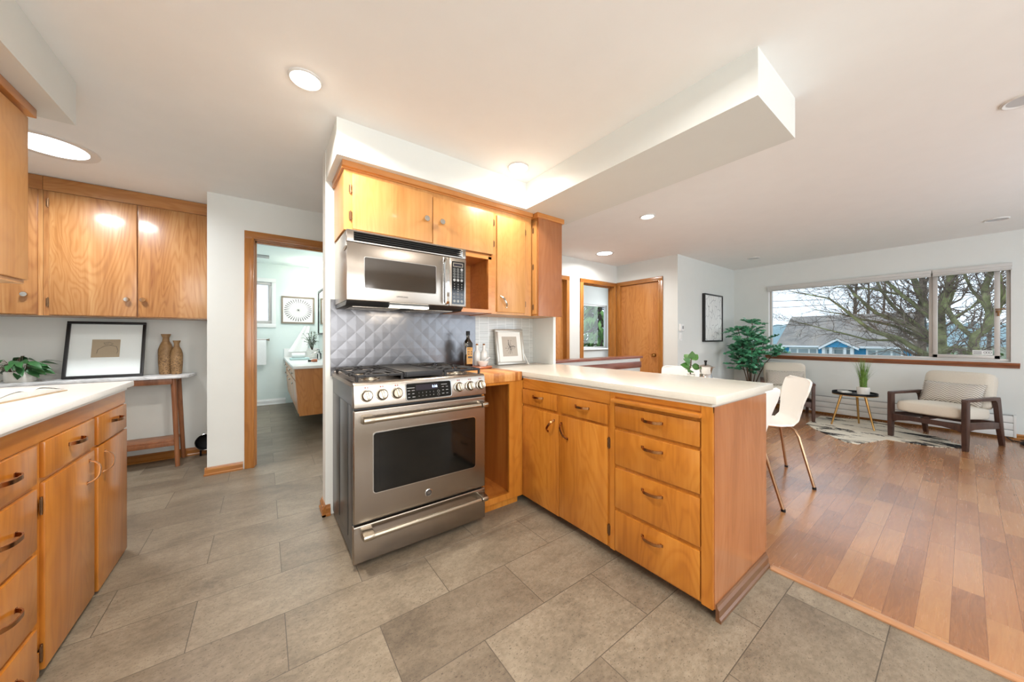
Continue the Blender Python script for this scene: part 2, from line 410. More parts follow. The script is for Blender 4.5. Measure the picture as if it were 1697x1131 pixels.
M['oil'] = plain('dark_oil_glass', (24, 20, 12), 0.06, coat=1.0, var=0.0)
M['label'] = plain('ochre_label', (198, 150, 84), 0.6, var=0.05, vs=40)
M['pane'] = pane_glass('window_pane')
M['mirror'] = plain('mirror_silver', (235, 240, 240), 0.01, 1.0, var=0.0)
M['alu'] = plain('window_aluminium', (192, 188, 184), 0.38, 0.35, var=0.03)
M['blind'] = plain('blind_fabric', (204, 202, 198), 0.6, var=0.02)
M['heater'] = plain('heater_enamel', (226, 225, 221), 0.4, var=0.01)
M['cord'] = plain('black_cord', (28, 26, 26), 0.5, var=0.0)
M['threshold'] = wood('threshold_wood', (160, 112, 78), (182, 134, 96), (198, 152, 114), 'Y', sc=1.6, fig=0.05)

# ------------------------------------------------------------------ patterned materials
def brick(nt, vec, w, h, mortar, off=0.5, freq=2, smooth=0.0):
    n = N(nt, 'ShaderNodeTexBrick'); n.offset = off; n.offset_frequency = freq
    n.inputs['Scale'].default_value = 1.0; n.inputs['Brick Width'].default_value = w; n.inputs['Row Height'].default_value = h
    n.inputs['Mortar Size'].default_value = mortar; n.inputs['Mortar Smooth'].default_value = smooth
    n.inputs['Color1'].default_value = (0, 0, 0, 1); n.inputs['Color2'].default_value = (1, 1, 1, 1); n.inputs['Mortar'].default_value = (0.5, 0.5, 0.5, 1)
    nt.links.new(vec, n.inputs['Vector']); return n
def objvec(nt, loc=(0, 0, 0), rot=(0, 0, 0), sc=(1, 1, 1)):
    tc = N(nt, 'ShaderNodeTexCoord'); mp = N(nt, 'ShaderNodeMapping'); mp.inputs['Location'].default_value = loc
    mp.inputs['Rotation'].default_value = rot; mp.inputs['Scale'].default_value = sc
    nt.links.new(tc.outputs['Object'], mp.inputs['Vector']); return mp.outputs[0]

def tile_floor():
    m, nt, b = nmat('stone_look_vinyl_tile'); setb(b, 0.38, 0, 0.0, 0.45)
    br = brick(nt, objvec(nt, (-0.068+6.05, -1.69+6.04, 0)), 0.605, 0.302, 0.0016)
    shift = N(nt, 'ShaderNodeVectorMath', operation='MULTIPLY_ADD')
    nt.links.new(br.outputs['Color'], shift.inputs[0]); shift.inputs[1].default_value = (7, 11, 5); nt.links.new(objvec(nt), shift.inputs[2])
    v = shift.outputs[0]
    mp = N(nt, 'ShaderNodeMapping'); mp.inputs['Scale'].default_value = (1.0, 1.6, 1); nt.links.new(v, mp.inputs['Vector'])
    big = noise_n(nt, mp.outputs[0], 3.2, 5, 0.6, 0.4); fine = noise_n(nt, mp.outputs[0], 38, 5, 0.7); pit = noise_n(nt, mp.outputs[0], 120, 3, 0.7)
    base = math_n(nt, 'ADD', math_n(nt, 'MULTIPLY', big, 0.55), math_n(nt, 'MULTIPLY', fine, 0.45))
    col = ramp(nt, base, [(0.30, lin((98, 88, 76))), (0.48, lin((130, 118, 102))), (0.66, lin((154, 142, 125)))])
    dark = ramp(nt, math_n(nt, 'MULTIPLY', pit, math_n(nt, 'ADD', big, 0.25)), [(0.24, (0, 0, 0, 1)), (0.28, (0, 0, 0, 1)), (0.46, (1, 1, 1, 1))])
    pm = ramp(nt, pit, [(0.33, (1, 1, 1, 1)), (0.41, (0, 0, 0, 1))])
    col = mixc(nt, math_n(nt, 'MULTIPLY', pm, 0.75), col, lin((62, 53, 44)))
    tint = mixc(nt, br.outputs['Color'], lin((218, 213, 208)), lin((255, 254, 250)))
    col = mixc(nt, 1.0, col, tint, 'MULTIPLY')
    col = mixc(nt, br.outputs['Fac'], col, lin((80, 71, 60)))
    nt.links.new(col, b.inputs['Base Color'])
    nt.links.new(math_n(nt, 'MULTIPLY_ADD', fine, 0.25, 0.28), b.inputs['Roughness'])
    bump(nt, b, math_n(nt, 'SUBTRACT', fine, br.outputs['Fac']), 0.10, 0.002)
    return m
def plank_floor():
    m, nt, b = nmat('oak_strip_floor'); setb(b, 0.22, 0, 0.5, 0.6, 0.2)
    br = brick(nt, objvec(nt, (20, 20, 0)), 0.47, 0.086, 0.0006, 0.37, 3)
    shift = N(nt, 'ShaderNodeVectorMath', operation='MULTIPLY_ADD')
    nt.links.new(br.outputs['Color'], shift.inputs[0]); shift.inputs[1].default_value = (9, 13, 5); nt.links.new(objvec(nt), shift.inputs[2])
    mp = N(nt, 'ShaderNodeMapping'); mp.inputs['Scale'].default_value = (0.8, 7, 1); nt.links.new(shift.outputs[0], mp.inputs['Vector'])
    g = noise_n(nt, mp.outputs[0], 2.2, 5, 0.6, 1.2)
    ring = math_n(nt, 'MULTIPLY_ADD', math_n(nt, 'SINE', math_n(nt, 'MULTIPLY', g, 60.0)), 0.5, 0.5)
    mp2 = N(nt, 'ShaderNodeMapping'); mp2.inputs['Scale'].default_value = (3, 90, 1); nt.links.new(shift.outputs[0], mp2.inputs['Vector'])
    fine = noise_n(nt, mp2.outputs[0], 1.0, 3)
    t = math_n(nt, 'ADD', math_n(nt, 'MULTIPLY_ADD', br.outputs['Color'], 0.36, 0.1), math_n(nt, 'ADD', math_n(nt, 'MULTIPLY', g, 0.3), math_n(nt, 'ADD', math_n(nt, 'MULTIPLY', ring, 0.08), math_n(nt, 'MULTIPLY', fine, 0.12))))
    col = ramp(nt, t, [(0.2, lin((124, 80, 50))), (0.5, lin((162, 110, 70))), (0.85, lin((184, 136, 90)))])
    col = mixc(nt, br.outputs['Fac'], col, lin((110, 66, 40)))
    nt.links.new(col, b.inputs['Base Color'])
    nt.links.new(math_n(nt, 'MULTIPLY_ADD', fine, 0.12, 0.2), b.inputs['Roughness'])
    bump(nt, b, math_n(nt, 'SUBTRACT', math_n(nt, 'MULTIPLY', ring, 0.5), br.outputs['Fac']), 0.03, 0.002)
    return m
def quilted():
    m, nt, b = nmat('quilted_steel'); setb(b, 0.31, 1.0)
    tc = N(nt, 'ShaderNodeTexCoord'); sp = N(nt, 'ShaderNodeSeparateXYZ'); nt.links.new(tc.outputs['Object'], sp.inputs[0])
    x = math_n(nt, 'MULTIPLY', sp.outputs[0], 1/0.115); z = math_n(nt, 'MULTIPLY', sp.outputs[2], 1/0.115)
    def tri(v):
        return math_n(nt, 'MULTIPLY', math_n(nt, 'ABSOLUTE', math_n(nt, 'SUBTRACT', math_n(nt, 'FRACT', math_n(nt, 'ADD', v, 50.0)), 0.5)), 2.0)
    h = math_n(nt, 'SUBTRACT', 1.0, math_n(nt, 'MAXIMUM', tri(math_n(nt, 'ADD', x, z)), tri(math_n(nt, 'SUBTRACT', x, z))))
    h = math_n(nt, 'POWER', h, 0.8)
    bump(nt, b, h, 0.095, 0.012)
    b.inputs['Base Color'].default_value = lin((116, 115, 117)); return m
def mosaic():
    m, nt, b = nmat('thin_glass_mosaic'); setb(b, 0.2, 0, 0.3)
    tc = N(nt, 'ShaderNodeTexCoord'); sp = N(nt, 'ShaderNodeSeparateXYZ'); cb = N(nt, 'ShaderNodeCombineXYZ'); nt.links.new(tc.outputs['Object'], sp.inputs[0])
    nt.links.new(sp.outputs[0], cb.inputs[0]); nt.links.new(sp.outputs[2], cb.inputs[1])
    br = brick(nt, cb.outputs[0], 0.0914, 0.0134, 0.0016, 0.0, 2)
    c = mixc(nt, br.outputs['Color'], lin((168, 170, 166)), lin((188, 190, 186)))
    nt.links.new(mixc(nt, br.outputs['Fac'], c, lin((226, 226, 222))), b.inputs['Base Color'])
    bump(nt, b, br.outputs['Fac'], -0.3, 0.002); return m
def butcher():
    m, nt, b = nmat('butcher_block'); setb(b, 0.35, 0, 0.1)
    br = brick(nt, objvec(nt, (5, 5, 0), (0, 0, PI/2)), 0.9, 0.022, 0.0003, 0.4, 3)
    s = noise_n(nt, mapped(nt, (60, 3, 60), rnd=False), 1, 3)
    t = math_n(nt, 'ADD', math_n(nt, 'MULTIPLY', br.outputs['Color'], 0.6), math_n(nt, 'MULTIPLY', s, 0.4))
    nt.links.new(ramp(nt, t, [(0.2, lin((164, 96, 40))), (0.6, lin((206, 142, 78))), (0.9, lin((222, 166, 104)))]), b.inputs['Base Color']); return m
def cowhide():
    m, nt, b = nmat('cowhide'); setb(b, 0.9, 0, 0, 0.15)
    n1 = noise_n(nt, objvec(nt, (0, 0, 0), (0, 0, 0.35), (5.5, 1.4, 1)), 1.0, 6, 0.75, 1.2)
    n2 = noise_n(nt, objvec(nt), 3, 3)
    c = mixc(nt, n2, lin((206, 196, 176)), lin((228, 222, 208)))
    f = ramp(nt, n1, [(0.515, (0, 0, 0, 1)), (0.55, (1, 1, 1, 1))])
    nt.links.new(mixc(nt, f, c, lin((44, 42, 42))), b.inputs['Base Color']); return m
def zigzag():
    m, nt, b = nmat('zigzag_woven_fabric'); setb(b, 0.95, 0, 0, 0.1)
    tc = N(nt, 'ShaderNodeTexCoord'); sp = N(nt, 'ShaderNodeSeparateXYZ'); nt.links.new(tc.outputs['Object'], sp.inputs[0])
    x = math_n(nt, 'MULTIPLY', sp.outputs[0], 9.0)
    tri = math_n(nt, 'MULTIPLY', math_n(nt, 'ABSOLUTE', math_n(nt, 'SUBTRACT', math_n(nt, 'FRACT', math_n(nt, 'ADD', x, 20.0)), 0.5)), 3.2)
    st = math_n(nt, 'FLOOR', math_n(nt, 'MULTIPLY', x, 0.5))
    y = math_n(nt, 'ADD', math_n(nt, 'MULTIPLY', sp.outputs[2], 46.0), tri)
    ln = math_n(nt, 'LESS_THAN', math_n(nt, 'FRACT', math_n(nt, 'ADD', y, 40.0)), 0.2)
    c = mixc(nt, ln, lin((206, 198, 186)), lin((84, 74, 68)))
    nt.links.new(c, b.inputs['Base Color']); bump(nt, b, noise_n(nt, objvec(nt), 300, 2), 0.3, 0.002); return m
def branch_art():
    m, nt, b = nmat('branching_line_art'); setb(b, 0.25, 0, 0.4)
    v = N(nt, 'ShaderNodeTexVoronoi', feature='DISTANCE_TO_EDGE'); v.inputs['Scale'].default_value = 1.0
    nt.links.new(objvec(nt, sc=(13, 1, 6)), v.inputs['Vector'])
    f = ramp(nt, v.outputs['Distance'], [(0.008, (1, 1, 1, 1)), (0.03, (0, 0, 0, 1))])
    nt.links.new(mixc(nt, f, lin((238, 238, 236)), lin((168, 168, 170))), b.inputs['Base Color']); return m
def marble():
    m, nt, b = nmat('grey_marble'); setb(b, 0.25, 0, 0.2)
    n = noise_n(nt, objvec(nt, sc=(3, 8, 8)), 2.5, 7, 0.65, 1.6)
    nt.links.new(ramp(nt, n, [(0.3, lin((160, 162, 164))), (0.5, lin((206, 207, 208))), (0.7, lin((226, 226, 226)))]), b.inputs['Base Color']); return m
def speckled():
    m, nt, b = nmat('speckled_stoneware'); setb(b, 0.55, 0, 0.05)
    sp = N(nt, 'ShaderNodeSeparateXYZ'); tc = N(nt, 'ShaderNodeTexCoord'); nt.links.new(tc.outputs['Object'], sp.inputs[0])
    base = ramp(nt, noise_n(nt, objvec(nt), 22, 4), [(0.3, lin((126, 94, 58))), (0.7, lin((166, 132, 90)))])
    spk = ramp(nt, noise_n(nt, objvec(nt), 95, 4, 0.7), [(0.5, (0, 0, 0, 1)), (0.6, (1, 1, 1, 1))])
    low = ramp(nt, sp.outputs[2], [(0.12, (0.9, 0.9, 0.9, 1)), (0.24, (0.12, 0.12, 0.12, 1))])
    nt.links.new(mixc(nt, math_n(nt, 'MULTIPLY', spk, low), base, lin((70, 46, 28))), b.inputs['Base Color']); return m
def siding():
    m, nt, b = nmat('blue_lap_siding'); setb(b, 0.6)
    tc = N(nt, 'ShaderNodeTexCoord'); sp = N(nt, 'ShaderNodeSeparateXYZ'); nt.links.new(tc.outputs['Object'], sp.inputs[0])
    fr = math_n(nt, 'FRACT', math_n(nt, 'MULTIPLY', math_n(nt, 'ADD', sp.outputs[2], 50.0), 6.0))
    nt.links.new(ramp(nt, fr, [(0.0, lin((34, 108, 156))), (0.12, lin((52, 148, 196))), (1.0, lin((60, 158, 204)))]), b.inputs['Base Color']); return m
def shingle():
    m, nt, b = nmat('weathered_shingle'); setb(b, 0.9)
    n = noise_n(nt, objvec(nt), 0.9, 4, 0.6); n2 = noise_n(nt, objvec(nt, sc=(3, 6, 12)), 2.0, 3, 0.7)
    c = ramp(nt, math_n(nt, 'ADD', math_n(nt, 'MULTIPLY', n, 0.6), math_n(nt, 'MULTIPLY', n2, 0.4)), [(0.3, lin((114, 108, 103))), (0.52, lin((144, 136, 129))), (0.7, lin((168, 154, 138)))])
    nt.links.new(c, b.inputs['Base Color']); return m
def bark(name, c0, c1, c2):
    m, nt, b = nmat(name); setb(b, 0.95, spec=0.1)
    n = noise_n(nt, objvec(nt), 3.5, 5, 0.65)
    nt.links.new(ramp(nt, n, [(0.32, lin(c0)), (0.5, lin(c1)), (0.68, lin(c2))]), b.inputs['Base Color']); return m
M['tile'] = tile_floor(); M['plank'] = plank_floor(); M['quilt'] = quilted(); M['mosaic'] = mosaic(); M['butcher'] = butcher()
M['hide'] = cowhide(); M['zig'] = zigzag(); M['art'] = branch_art(); M['marble'] = marble(); M['vase'] = speckled()
M['siding'] = siding(); M['roof'] = shingle()
M['moss'] = bark('mossy_bark', (78, 74, 60), (114, 114, 82), (146, 148, 104))
M['bark'] = bark('grey_bark', (74, 64, 58), (110, 96, 86), (136, 122, 108))
M['hill'] = bark('distant_forest', (126, 148, 152), (142, 162, 166), (160, 178, 182))  # distance haze mixed into the forest colour, paler and greyer
M['ground'] = bark('street_ground', (92, 100, 84), (118, 124, 104), (136, 138, 124))
M['needle'] = bark('conifer_needles', (64, 98, 56), (96, 132, 74), (130, 164, 96))
M['extwhite'] = plain('house_white_trim', (236, 238, 240), 0.6, var=0.02)
M['extpane'] = plain('house_window_glass', (150, 166, 172), 0.15, coat=0.4, var=0.12, vs=0.8)

# ------------------------------------------------------------------ the setting
ZC = 2.37; ZS = 2.165; ZK = 2.42
YW = 2.46            # stove wall face
# floors
struct('floor', MB().box(-2.3, 2.018, -2.5, 3.80, -0.1, 0).box(-2.3, -0.385, 3.80, 4.6, -0.1, 0).box(-0.385, 1.0, 3.80, 7.2, -0.1, 0), M['tile'])
struct('floor', MB().box(2.052, 7.0, -2.5, 3.6, -0.1, 0).box(3.0, 7.0, 3.6, 5.3, -0.1, 0), M['plank'])
struct('trim_1', MB().prism([(2.012, 0.0), (2.012, 0.006), (2.024, 0.011), (2.044, 0.011), (2.058, 0.006), (2.058, 0.0)], 'xz', -2.5, 0.575).box(2.018, 2.052, 0.575, 3.6, -0.1, 0.0), M['threshold'])
# ceilings
struct('ceiling', MB().box(-2.3, 7.0, -2.5, 3.80, ZC, ZC+0.1).box(-2.3, -0.385, 3.80, 4.6, ZC, ZC+0.1).box(3.0, 7.0, 3.80, 5.3, ZC, ZC+0.1), M['ceil'])
struct('ceiling', MB().box(-0.385, 1.0, 3.861, 7.2, ZK, ZK+0.1), M['bathwall'])
# dropped soffits
struct('trim_2', MB().box(0.32, 2.172, 2.06, 2.46, ZS, ZC).box(1.66, 2.172, 0.517, 2.06, ZS, ZC), M['wall'])
struct('trim_3', MB().box(-1.23, -0.725, -2.4, 2.53, ZS, ZC), M['wall'])
# walls
def wall(name, *boxes, mat='wall'):
    mb = MB()
    for b in boxes: mb.box(*b)
    return struct(name, mb, M[mat])
def pierced(name, axis, d0, d1, a0, a1, z0, z1, holes, mat='wall'):
    """wall slab with rectangular openings; axis 'x': slab normal to x, runs along y"""
    mb = MB(); xs = sorted({a0, a1} | {h[0] for h in holes} | {h[1] for h in holes})
    for p, q in zip(xs[:-1], xs[1:]):
        hs = sorted([h for h in holes if h[0] <= p+1e-6 and h[1] >= q-1e-6], key=lambda h: h[2]); z = z0; spans = []
        for h in hs:
            if h[2] > z: spans.append((z, h[2]))
            z = h[3]
        if z < z1: spans.append((z, z1))
        for s0, s1 in spans:
            if axis == 'x': mb.box(d0, d1, p, q, s0, s1)
            else: mb.box(p, q, d0, d1, s0, s1)
    bmesh.ops.remove_doubles(mb.bm, verts=mb.bm.verts, dist=1e-5)
    return struct(name, mb, M[mat])
wall('wall_left', (-1.33, -1.23, -2.4, 2.72, 0, ZC), (-2.3, -1.33, 2.62, 2.72, 0, ZC), (-2.3, -2.2, 2.72, 4.5, 0, ZC))
wall('wall_alcove', (-2.3, -0.385, 4.5, 4.6, 0, ZC))
pierced('wall_bathroom_door', 'y', 3.76, 3.86, -0.385, 3.56, 0, ZC, [(-0.085, 0.70, 0, 2.03)])
wall('wall_alcove_side', (-0.385, -0.285, 3.86, 4.6, 0, ZK))
wall('wall_stove', (0.317, 2.085, YW, 2.58, 0, ZC))
wall('wall_stub', (2.055, 2.085, 2.17, YW, 0.914, ZS))
pierced('wall_bathroom_back', 'y', 7.1, 7.2, -0.9, 0.9, 0, ZK, [(-0.62, 0.10, 1.39, 2.10)], 'bathwall')
wall('wall_bathroom_right', (0.80, 0.90, 3.86, 7.1, 0, ZK), mat='bathwall')
wall('wall_bathroom_left', (-1.0, -0.9, 4.6, 7.2, 0, ZK), (-0.9, -0.385, 4.6, 4.7, 0, ZK), mat='bathwall')
pierced('wall_hall', 'y', 3.55, 3.65, 2.6, 4.85, 0, ZC, [(2.86, 3.63, 0, 2.02), (3.975, 4.765, 0, 2.02)])
pierced('wall_closet', 'x', 4.85, 4.95, 2.5, 3.65, 0, ZC, [(2.775, 3.49, 0, 2.03)])
wall('wall_living', (4.95, 6.85, 2.5, 2.6, 0, ZC))
WY0, WY1, WZ0, WZ1 = -0.31, 1.985, 0.87, 2.0
pierced('wall_window', 'x', 6.85, 6.97, -2.5, 5.3, 0, ZC, [(WY0, WY1, WZ0, WZ1), (3.8, 4.9, 0.9, 2.0)])  # second opening is unseen, added to let light into the bedroom
pierced('wall_bedroom', 'y', 5.2, 5.3, 3.0, 6.85, 0, ZC, [(5.2, 6.72, 0.90, 1.93)])
wall('wall_bedroom_left', (3.0, 3.1, 3.65, 5.2, 0, ZC))
pierced('wall_rear', 'y', -2.5, -2.4, -2.3, 7.0, 0, ZC, [(-1.1, 1.6, 0.7, 2.1), (3.0, 5.6, 0.65, 2.15)])
# half wall at the stairs
hw = structroot('wall_stair', (2.97, 2.52, 0))
struct('half_wall', MB().box(2.09, 3.837, 2.46, 2.58, 0, 0.892), M['wall'], hw)
struct('wood_cap', MB().box(2.09, 3.862, 2.435, 2.605, 0.892, 0.918, 0.004), M['capwood'], hw)
struct('wood_rail', MB().box(2.09, 3.837, 2.440, 2.46, 0.775, 0.850, 0.004), M['capwood'], hw)
# baseboards
def bprof(d, y, h=0.068, t=0.014):  # profile leaning on a face at y, sticking out in direction d
    return [(y, 0), (y+d*(t+0.006), 0), (y+d*(t+0.006), 0.012), (y+d*t, 0.02), (y+d*t, h*0.7), (y+d*t*0.5, h*0.85), (y+d*t*0.35, h), (y, h)]
def base_y(name, x0, x1, y, d, mat='trimX', h=0.068): return struct(name, MB().prism(bprof(d, y, h), 'yz', x0, x1), M[mat], smooth=False)
def base_x(name, y0, y1, x, d, mat='trimY', h=0.068): return struct(name, MB().prism(bprof(d, x, h), 'xz', y0, y1), M[mat], smooth=False)
base_y('baseboard_alcove', -2.2, -0.385, 4.5, -1, h=0.075)
base_y('baseboard_door', -0.40, -0.15, 3.76, -1)
base_x('baseboard_corner', 3.745, 4.5, -0.385, -1)
bs = MB().prism(bprof(-1, YW), 'yz', 0.297, 0.345).prism(bprof(-1, 0.317), 'xz', 2.44, 2.60)
struct('baseboard_stove', bs, M['trimX'], smooth=False)
base_x('baseboard_window', -2.4, 2.5, 6.85, -1, h=0.06)
base_y('baseboard_living', 4.85, 6.85, 2.5, -1, h=0.06)
base_y('baseboard_bathroom', -0.9, 0.3, 7.1, -1, 'white', 0.10)

# ---- doors and their casings
def casing(root, axis, face, d, a0, a1, z1, w=0.065, t=0.018, wallth=0.1, stop=True):
    """casing round an opening a0..a1 x 0..z1 on a wall face; d = direction the face looks; the jamb lines the wall"""
    def B(mb, p0, p1, q0, q1, z0, z2, bev=0.004):
        q0, q1 = sorted((q0, q1))
        if axis == 'y': mb.box(p0, p1, q0, q1, z0, z2, bev)
        else: mb.box(q0, q1, p0, p1, z0, z2, bev)
    f1 = face+d*t; fi = face-d*wallth
    for nm, p0, p1 in (('side_casing', a0-w+0.012, a0+0.012), ('side_casing', a1-0.012, a1+w-0.012)):
        mb = MB(); B(mb, p0, p1, face, f1, 0, z1+w-0.012); 
        inner = p1 if p0 < a0 else p0; s = 1 if p0 < a0 else -1
        B(mb, min(inner, inner-s*0.018), max(inner, inner-s*0.018), f1, f1+d*0.006, 0, z1)
        struct(nm, mb, M['trim'], root)
    mb = MB(); B(mb, a0-w+0.012, a1+w-0.012, face, f1+d*0.001, z1-0.012, z1+w-0.012)
    B(mb, a0+0.012, a1-0.012, f1, f1+d*0.006, z1-0.012, z1+0.006)
    struct('head_casing', mb, M['trimX' if axis == 'y' else 'trimY'], root)
    mb = MB(); B(mb, a0, a0+0.018, face, fi, 0, z1, 0); B(mb, a1-0.018, a1, face, fi, 0, z1, 0); B(mb, a0, a1, face, fi, z1-0.018, z1, 0)
    if stop:
        k0, k1 = face-d*0.05, face-d*0.085
        B(mb, a0+0.018, a0+0.03, k0, k1, 0, z1-0.018, 0); B(mb, a1-0.03, a1-0.018, k0, k1, 0, z1-0.018, 0); B(mb, a0+0.018, a1-0.018, k0, k1, z1-0.03, z1-0.018, 0)
    struct('jamb', mb, M['trim'], root)
d1 = structroot('door_1', (0.3, 3.76, 0)); casing(d1, 'y', 3.76, -1, -0.085, 0.70, 2.035, w=0.068)
d2 = structroot('door_2', (3.25, 3.55, 0)); casing(d2, 'y', 3.55, -1, 2.86, 3.63, 2.02)
struct('door_slab', MB().box(2.885, 3.605, 3.60, 3.64, 0.01, 1.995), M['door'], d2)
d3 = structroot('door_3', (4.37, 3.55, 0)); casing(d3, 'y', 3.55, -1, 3.975, 4.765, 2.02)
d4 = structroot('door_4', (4.85, 3.13, 0)); casing(d4, 'x', 4.85, -1, 2.775, 3.49, 2.03)
sl = struct('door_slab', MB().box(4.862, 4.90, 2.795, 3.47, 0.01, 2.01), M['door'], d4)
struct('door_knob', MB().lathe([(0.0, 0.062), (0.018, 0.06), (0.027, 0.045), (0.024, 0.03), (0.011, 0.022), (0.011, 0.012), (0.03, 0.008), (0.032, 0.0)][::-1], (4.862, 2.868, 0.88), (-1, 0, 0)), M['brass'], sl)

# ---- windows
def win_frame(root, axis, dm, a0, a1, z0, z1, bars, w=0.035, t=0.06, mat='alu'):
    mb = MB()
    def B(p0, p1, q0, q1):
        if axis == 'x': mb.box(dm-t/2, dm+t/2, p0, p1, q0, q1, 0.003)
        else: mb.box(p0, p1, dm-t/2, dm+t/2, q0, q1, 0.003)
    B(a0, a1, z0, z0+w); B(a0, a1, z1-w, z1); B(a0, a0+w, z0+w, z1-w); B(a1-w, a1, z0+w, z1-w)
    for b in bars: B(b-w/2, b+w/2, z0+w, z1-w)
    return struct('frame', mb, M[mat], root)
w1 = structroot('window_1', (6.9, 0.84, 0.87))
win_frame(w1, 'x', 6.93, WY0, WY1, WZ0, WZ1, [0.27], 0.034, 0.06)
mbs = MB(); y0, y1, z0, z1 = WY0+0.075, 0.255, WZ0+0.03, WZ1-0.03
for a in ((y0, y1, z0, z0+0.04), (y0, y1, z1-0.04, z1), (y0, y0+0.04, z0, z1), (y1-0.04, y1, z0, z1)): mbs.box(6.875, 6.905, a[0], a[1], a[2], a[3], 0.003)
sash = struct('sliding_sash', mbs, M['alu'], w1)
struct('latch', MB().box(6.855, 6.875, y0+0.0, y0+0.03, 1.44, 1.47, 0.003).box(6.845, 6.856, y0-0.035, y0+0.035, 1.475, 1.488, 0.003).box(6.848, 6.858, y0+0.004, y0+0.022, 1.40, 1.45, 0.003), M['hinge'], sash)
struct('pane', MB().box(6.928, 6.932, 0.28, WY1-0.03, WZ0+0.03, WZ1-0.03), M['pane'], w1)
struct('pane', MB().box(6.888, 6.892, y0+0.03, y1-0.03, z0+0.03, z1-0.03), M['pane'], sash)
st = struct('sticker', MB().box(6.884, 6.886, y0+0.05, y0+0.19, z0+0.045, z0+0.10), M['white'], sash)
mk = MB()
for k in range(4): mk.box(6.8832, 6.8838, y0+0.125, y0+0.185, z0+0.054+k*0.010, z0+0.058+k*0.010)
for k in range(3): mk.tube([(6.8835, y0+0.066+k*0.018+0.009*math.cos(a*PI/6), z0+0.073+0.012*math.sin(a*PI/6)) for a in range(13)], 0.0018, 5)
struct('sticker_print', mk, M['darkmark'], sash)
struct('window_sill', MB().prism([(6.97, 0.862), (6.80, 0.862), (6.80, 0.842), (6.812, 0.826), (6.838, 0.812), (6.838, 0.80), (6.85, 0.80), (6.85, 0.83), (6.97, 0.83)], 'xz', WY0-0.05, WY1+0.03), M['sill'], w1)
struct('reveal', MB().box(6.852, 6.90, WY1-0.006, WY1, WZ0, WZ1).box(6.852, 6.90, WY0, WY0+0.006, WZ0, WZ1).box(6.852, 6.90, WY0, WY1, WZ1-0.006, WZ1), M['white'], w1)
w2 = structroot('window_2', (-0.25, 7.1, 1.4))
win_frame(w2, 'y', 7.14, -0.62, 0.10, 1.39, 2.10, [-0.26], 0.05, 0.05)
struct('pane', MB().box(-0.58, 0.06, 7.138, 7.142, 1.43, 2.06), M['pane'], w2)
mb = MB()
for a in ((-0.68, 0.16, 1.325, 1.39), (-0.68, 0.16, 2.10, 2.165), (-0.68, -0.62, 1.39, 2.10), (0.10, 0.16, 1.39, 2.10)): mb.box(a[0], a[1], 7.082, 7.10, a[2], a[3], 0.003)
struct('casing', mb, M['white'], w2)
w3 = structroot('window_3', (5.96, 5.2, 0.9))
win_frame(w3, 'y', 5.25, 5.2, 6.72, 0.90, 1.93, [], 0.035, 0.05)
struct('pane', MB().box(5.23, 6.69, 5.248, 5.252, 0.93, 1.90), M['pane'], w3)
struct('window_sill', MB().box(5.16, 6.76, 5.13, 5.22, 0.868, 0.90, 0.004), M['white'], w3)
for nm, a0, a1, zz0, zz1, bars in (('window_4', -1.1, 1.6, 0.7, 2.1, [-0.2, 0.7]), ('window_5', 3.0, 5.6, 0.65, 2.15, [3.87, 4.73])):
    wr_ = structroot(nm, ((a0+a1)/2, -2.45, zz0)); win_frame(wr_, 'y', -2.45, a0, a1, zz0, zz1, bars, 0.04, 0.06)
    struct('pane', MB().box(a0+0.03, a1-0.03, -2.452, -2.448, zz0+0.03, zz1-0.03), M['pane'], wr_)

# ------------------------------------------------------------------ kitchen cabinets
def bow(parent, c, along, out, L=0.095, proj=0.026, w=0.013, mat='bronze', name='handle'):
    """bowed strap pull: c on the surface, along = direction of its length, out = outward"""
    c = Vector(c); a = Vector(along).normalized(); o = Vector(out).normalized(); wd = a.cross(o)
    pts = []
    for k in range(13):
        s = -1+2*k/12; h = proj*(1-abs(s)**3.2); pts.append(c+a*s*L/2*(1.0 if abs(s) < 1 else 0.97)+o*max(h, -0.001))
    mb = MB().strip(pts, wd, w, 0.004)
    for s in (-1, 1): mb.obox(c+a*s*(L/2-0.002)+o*0.001, (w, w, 0.002) if abs(o.z) > .5 else ((0.002, w, w) if abs(o.x) > .5 else (w, 0.002, w)))
    return P(name, mb, M[mat], parent)
def knob(parent, c, out, r=0.017, mat='chrome'):
    return P('knob', MB().lathe([(0.008, 0), (0.007, 0.012), (r*0.95, 0.018), (r, 0.024), (r*0.85, 0.030), (0.0, 0.0305)], c, out), M[mat], parent)
def hinge(parent, c, axis, h=0.05):
    c = Vector(c); mb = MB()
    mb.cyl(c-Vector((0, 0, h/2)), c+Vector((0, 0, h/2)), 0.0035, n=8)
    d = Vector((0, 0.0055, 0)) if axis == 'x' else Vector((0.0055, 0, 0))
    s = (0.0025, 0.008, h*0.8) if axis == 'x' else (0.008, 0.0025, h*0.8)
    mb.obox(c+d, s, bev=0.001); mb.obox(c-d, s, bev=0.001)
    for k in (-1, 0, 1): mb.ball(c+d+Vector((-0.0015 if axis == 'x' else 0, 0 if axis == 'x' else -0.0015, k*h*0.25)), 0.002, seg=6)
    return P('hinge', mb, M['hinge'], parent)

